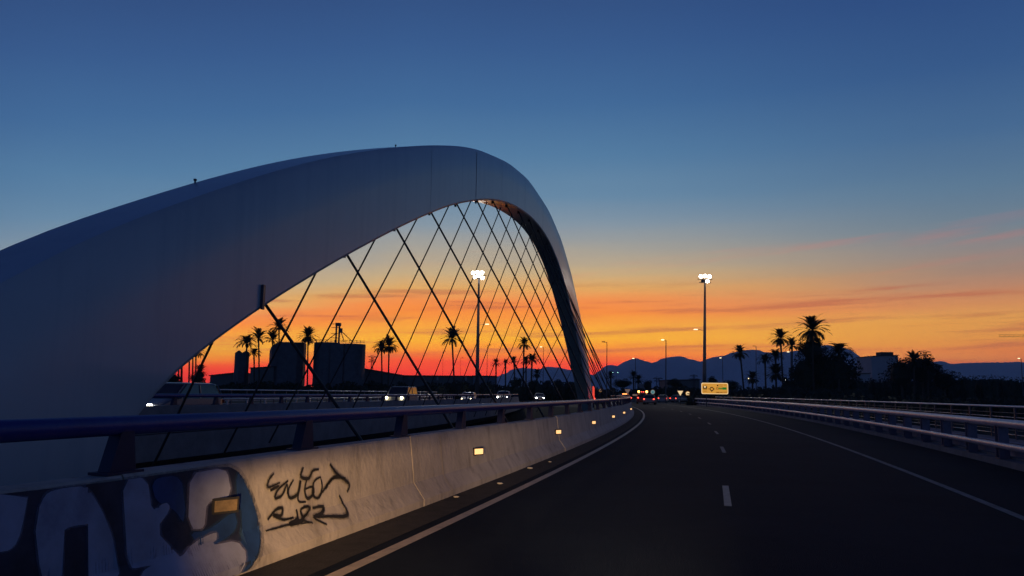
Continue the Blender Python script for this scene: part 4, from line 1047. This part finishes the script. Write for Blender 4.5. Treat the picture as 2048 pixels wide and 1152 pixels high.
for a in (('feathery palm leaning over the slim silo tower, left of it', 493, 688, 22, 494, YL, 4), ('taller palm just right of the slim silo tower', 517, 678, 22, 518, YL, 2),
          ('short palm low between the slim tower and the broad silo', 508, 708, 14, 508, YL - 4, 4), ('palm peeping over the left shoulder of the broad silo', 545, 681, 19, 546, 245, 2),
          ('tallest palm of the left group, rising behind the broad silo', 558, 655, 21, 557, 247, 0), ('bushy palm standing in the gap between the two broad silos', 616, 673, 19, 614, 226, 3),
          ('left palm of the pair right of the big silo', 763, 698, 19, 764, 226, 4), ('right fuller palm of the pair right of the big silo', 778, 692, 21, 776, 224, 1),
          ('lone palm in the middle of the arch opening', 904, 678, 23, 909, 200, 0),
          ('leftmost of the three small palms by the mast', 992, 727, 10, 992, 240, 0), ('middle one of the three small palms by the mast', 1011, 727, 9, 1011, 240, 2),
          ('rightmost of the three small palms by the mast', 1028, 722, 10, 1030, 240, 0),
          ('tall palm left of the far arch foot', 1048, 689, 15, 1046, 215, 1), ('slim palm close right of the tall one left of the arch foot', 1052, 723, 12, 1052, 230, 0),
          ('drooping palm nearest the far arch foot', 1064, 722, 17, 1062, 210, 4), ('very low palm under the drooping one', 1074, 748, 11, 1074, 210, 1),
          ('little palm right of the arch foot under the cables', 1221, 752, 10, 1222, 220, 0), ('left palm of the dark pair behind the junction', 1267, 753, 11, 1268, 215, 0), ('right palm of the dark pair behind the junction', 1277, 760, 11, 1278, 210, 1),
          ('lone leaning palm with round crown right of the yellow sign', 1480, 706, 17, 1489, 200, 1), ('smaller straight palm right of the leaning one', 1530, 722, 16, 1532, 195, 4),
          ('tall arching palm at the left of the big palm clump', 1561, 677, 21, 1567, 190, 1), ('half-hidden palm behind the tall arching one', 1584, 692, 17, 1584, 196, 0),
          ('mid-height palm under the tall arching one', 1551, 714, 18, 1553, 194, 4), ('low palm bush at the foot of the tall arching palm', 1552, 748, 20, 1552, 186, 3),
          ('squat palm between the two lone palms', 1505, 757, 14, 1505, 190, 3),
          ('highest and largest palm crowning the dark clump', 1625, 661, 31, 1627, 180, 1), ('drooping pale palm on the right of the dark clump', 1678, 708, 27, 1678, 178, 4),
          ('spiky palm top on the bush mass at the far right', 1828, 722, 19, 1828, 200, 3), ('second spiky palm top right of it on the bush mass', 1856, 732, 17, 1856, 202, 0),
          ('squat palm at the end of the left hedge by the arch leg', 400, 744, 14, 400, 180, 3)):
    lb, cx_, cy_, rp, bx2, Yp, vr = a
    palm(lb, cx_, cy_, rp, bx2, Yp, vr, trunk=.24 if Yp > 150 else .2)
for i, (px, cy_, lb) in enumerate(((356, 690, 'first bare palm trunk seen under the near arch leg'), (362, 676, 'second, thickest palm trunk under the near arch leg'), (377, 668, 'third palm trunk under the near arch leg'),
                                   (384, 672, 'fourth palm trunk under the near arch leg, close to the third'), (390, 704, 'last palm trunk under the near arch leg with leaf tips showing'))):
    palm(lb, px + 2, cy_, 17, px, 185 + i, i % 3, trunk=.28 if i == 1 else .2)

# ------------------------------------------------------------------ broadleaf trees and dark hedges
def leafcloud(mb, c, rad, n, rnd, size):
    for _ in range(n):
        while True:
            v = Vector((rnd.uniform(-1, 1), rnd.uniform(-1, 1), rnd.uniform(-1, 1)))
            if .25 < v.length < 1: break
        v = v * (v.length ** -.35)
        p = Vector((c[0] + v.x * rad[0], c[1] + v.y * rad[1], c[2] + v.z * rad[2]))
        a = Vector((rnd.gauss(0, 1), rnd.gauss(0, 1), rnd.gauss(0, 1))).normalized(); b = a.orthogonal().normalized()
        s_ = size * rnd.uniform(.6, 1.4)
        mb.add([p - a * s_, p + b * s_ * .6, p + a * s_, p - b * s_ * .6], [(0, 1, 2, 3)])
def blob(mb, c, rad, rnd, n=8):
    rings = []
    for j in range(1, n):
        ph = math.pi * j / n
        rings.append([(c[0] + rad[0] * math.sin(ph) * math.cos(2 * math.pi * k / 12) * rnd.uniform(.8, 1.1), c[1] + rad[1] * math.sin(ph) * math.sin(2 * math.pi * k / 12) * rnd.uniform(.8, 1.1), c[2] - rad[2] * math.cos(ph) * rnd.uniform(.9, 1.05)) for k in range(12)])
    mb.loft(rings)
TC = []
for sd in range(4):
    rnd = random.Random(40 + sd); mb = MB()
    blob(mb, (0, 0, 0), (.55, .5, .55), rnd)
    for k in range(16):
        an = rnd.uniform(0, 6.28); el = rnd.uniform(-.6, 1.3); q = Vector((math.cos(an) * math.cos(el), math.sin(an) * math.cos(el), math.sin(el))) * rnd.uniform(.35, .68)
        r_ = rnd.uniform(.24, .38); leafcloud(mb, q, (r_, r_, r_ * .85), 150, rnd, .042)
    me = bpy.data.meshes.new('tree_crown'); me.from_pydata(mb.v, [], mb.f); me.materials.append(M_LEAF); TC.append(me)
def tree(label, cx, cy, rx, ry, Y, var=0, name='tree', group='dark trees on the horizon'):
    c = AT(cx, cy, Y); r = empty(name, (c.x, c.y, -.4)); tag(r, label, 'tree', group)
    k = Y / 1550.
    H = c.z + .4; mb = MB().tube([(0, 0, 0), (.1, 0, H * .5), (0, 0, H)], [.35, .26, .16], 8)
    for an in (0.5, 2.4, 4.6): mb.tube([(0.05, 0, H * .55), (math.cos(an) * rx * k * .4, math.sin(an) * rx * k * .4, H * 1.05)], [.14, .06], 6)
    mb.build('trunk', M_TRUNK, r)
    o = bpy.data.objects.new('crown', TC[var]); col.objects.link(o); o.parent = r; o.location = (0, 0, H); o.scale = (rx * k * 1.1, rx * k * 1.1, ry * k * 1.1); o.rotation_euler = (0, 0, random.uniform(0, 6))
    return r
for a in (('dense round tree directly under the highest palm', 1625, 704, 34, 36, 183, 0), ('broad dark tree filling the left of the big clump', 1608, 750, 34, 50, 182, 1),
          ('broad drooping tree on the right side of the big clump', 1677, 746, 42, 50, 180, 2), ('dark tree between the two halves of the big clump', 1642, 742, 36, 52, 184, 3),
          ('rounded bushy tree left half of the far right mass', 1802, 748, 38, 40, 205, 0), ('rounded bushy tree right half of the far right mass', 1843, 742, 44, 40, 205, 1), ('low bushy tree trailing off the far right mass', 1888, 762, 36, 26, 205, 2),
          ('round tree directly left of the arch foot', 1146, 772, 13, 10, 210, 0), ('dark bushy tree second left from the arch foot', 1117, 768, 13, 11, 212, 1),
          ('dark bushy tree third left from the arch foot', 1097, 767, 10, 9, 212, 2), ('wide round tree under the three small palms', 1033, 766, 18, 13, 205, 3),
          ('round tree under the drooping palm', 1065, 770, 16, 12, 205, 0), ('dark bush at the lower end of the near arch leg', 345, 758, 22, 15, 150, 1),
          ('bush around the squat palm by the arch leg', 396, 757, 18, 14, 160, 2), ('tree right behind the give way triangle', 1245, 768, 22, 12, 190, 3),
          ('tree behind the round blue sign', 1295, 772, 14, 14, 185, 0), ('round tree above the yellow board', 1424, 762, 12, 11, 200, 1), ('bush right of the yellow board', 1462, 772, 22, 14, 200, 2),
          ('low tree between the pylon and the mast', 1352, 768, 22, 12, 205, 3)):
    tree(*a)
def hedge(name, label, x0, x1, ytop, Y, seed, dens=1.0, zb=-.5):
    rnd = random.Random(seed); mb = MB(); x = x0; k = Y / 1550.
    while x < x1:
        yt = ytop(x) + rnd.uniform(-2.5, 3); c = AT(x, yt, Y + rnd.uniform(-5, 5)); r_ = rnd.uniform(1.0, 2.2) * k * 7 / .9 * .9
        hgt = max(1.0, (c.z - zb) / 2)
        blob(mb, (c.x, c.y, zb + hgt * .9), (r_ * .8, r_ * .8, hgt * .9), rnd, 6)
        leafcloud(mb, (c.x, c.y, zb + hgt), (r_, r_, hgt), int(110 * dens), rnd, .33)
        x += rnd.uniform(5, 9)
    o = mb.build(name, M_LEAF); tag(o, label, 'trees', None, 'stuff'); return o
hedge('tree_belt', 'dark belt of trees behind the right hand fence', 1180, 1740, lambda x: 775 + 3 * math.sin(x / 37), 172, 1)
hedge('tree_belt', 'dense dark undergrowth filling the foot of the big palm clump', 1572, 1728, lambda x: 742 + 5 * math.sin(x / 11) + abs(x - 1650) * .22, 187, 9, 1.3)
hedge('tree_belt', 'dark woodland along the right horizon', 1700, 2200, lambda x: 751 + 2.5 * math.sin(x / 29) + (6 if x < 1780 else 0), 225, 2, 1.2)
hedge('tree_belt', 'dark scrub in front of the silos and sheds', 300, 1175, lambda x: 766 + 3 * math.sin(x / 31) - 3 * math.sin(x / 9), 160, 3)
hedge('tree_belt', 'dark low scrub below the right woodland', 1380, 2200, lambda x: 788 + 2 * math.sin(x / 23) + (x - 1380) * .006, 120, 4, 1.0, zb=-4)

# ------------------------------------------------------------------ litter by the barrier foot
for i, (px, py, s_, lb) in enumerate(((1000, 969, .035, 'white pebble lying on the shoulder below the barrier'), (897, 990, .045, 'broken concrete chip at the foot of the left barrier joint'),
                                      (912, 996, .03, 'flat pale fragment beside the broken concrete chip'), (1060, 938, .04, 'concrete crumb at the foot of the right barrier joint'), (1100, 925, .028, 'small grey stone on the shoulder past the right joint'))):
    q = GR(px, py); rnd = random.Random(i)
    mb = MB(); blob(mb, (0, 0, s_ * .4), (s_ * 1.5, s_, s_ * .5), rnd, 5)
    o = mb.build('stone', M_SEAL); o.location = (q.x, q.y, 0.006); tag(o, lb, 'stone', 'crumbs along the barrier foot')

# ------------------------------------------------------------------ air
hz = MB().box((0, 3600, 193), (24000, 9100, 400))
ho = hz.build('haze', bpy.data.materials.new('haze_air')); tag(ho, kind='stuff')
hm = ho.data.materials[0]; hm.use_nodes = True; t = hm.node_tree
for n in list(t.nodes):
    if n.type == 'BSDF_PRINCIPLED': t.nodes.remove(n)
pv = t.nodes.new('ShaderNodeVolumePrincipled'); pv.inputs['Density'].default_value = DENS; pv.inputs['Color'].default_value = (.62, .85, 1, 1)
pv.inputs['Anisotropy'].default_value = 0.0
t.links.new(pv.outputs[0], [n for n in t.nodes if n.type == 'OUTPUT_MATERIAL'][0].inputs['Volume'])
ho.display_type = 'WIRE'
scn.cycles.max_bounces = 6
scn.cycles.volume_bounces = 1
scn.cycles.use_denoising = True
scn.cycles.sample_clamp_indirect = 4
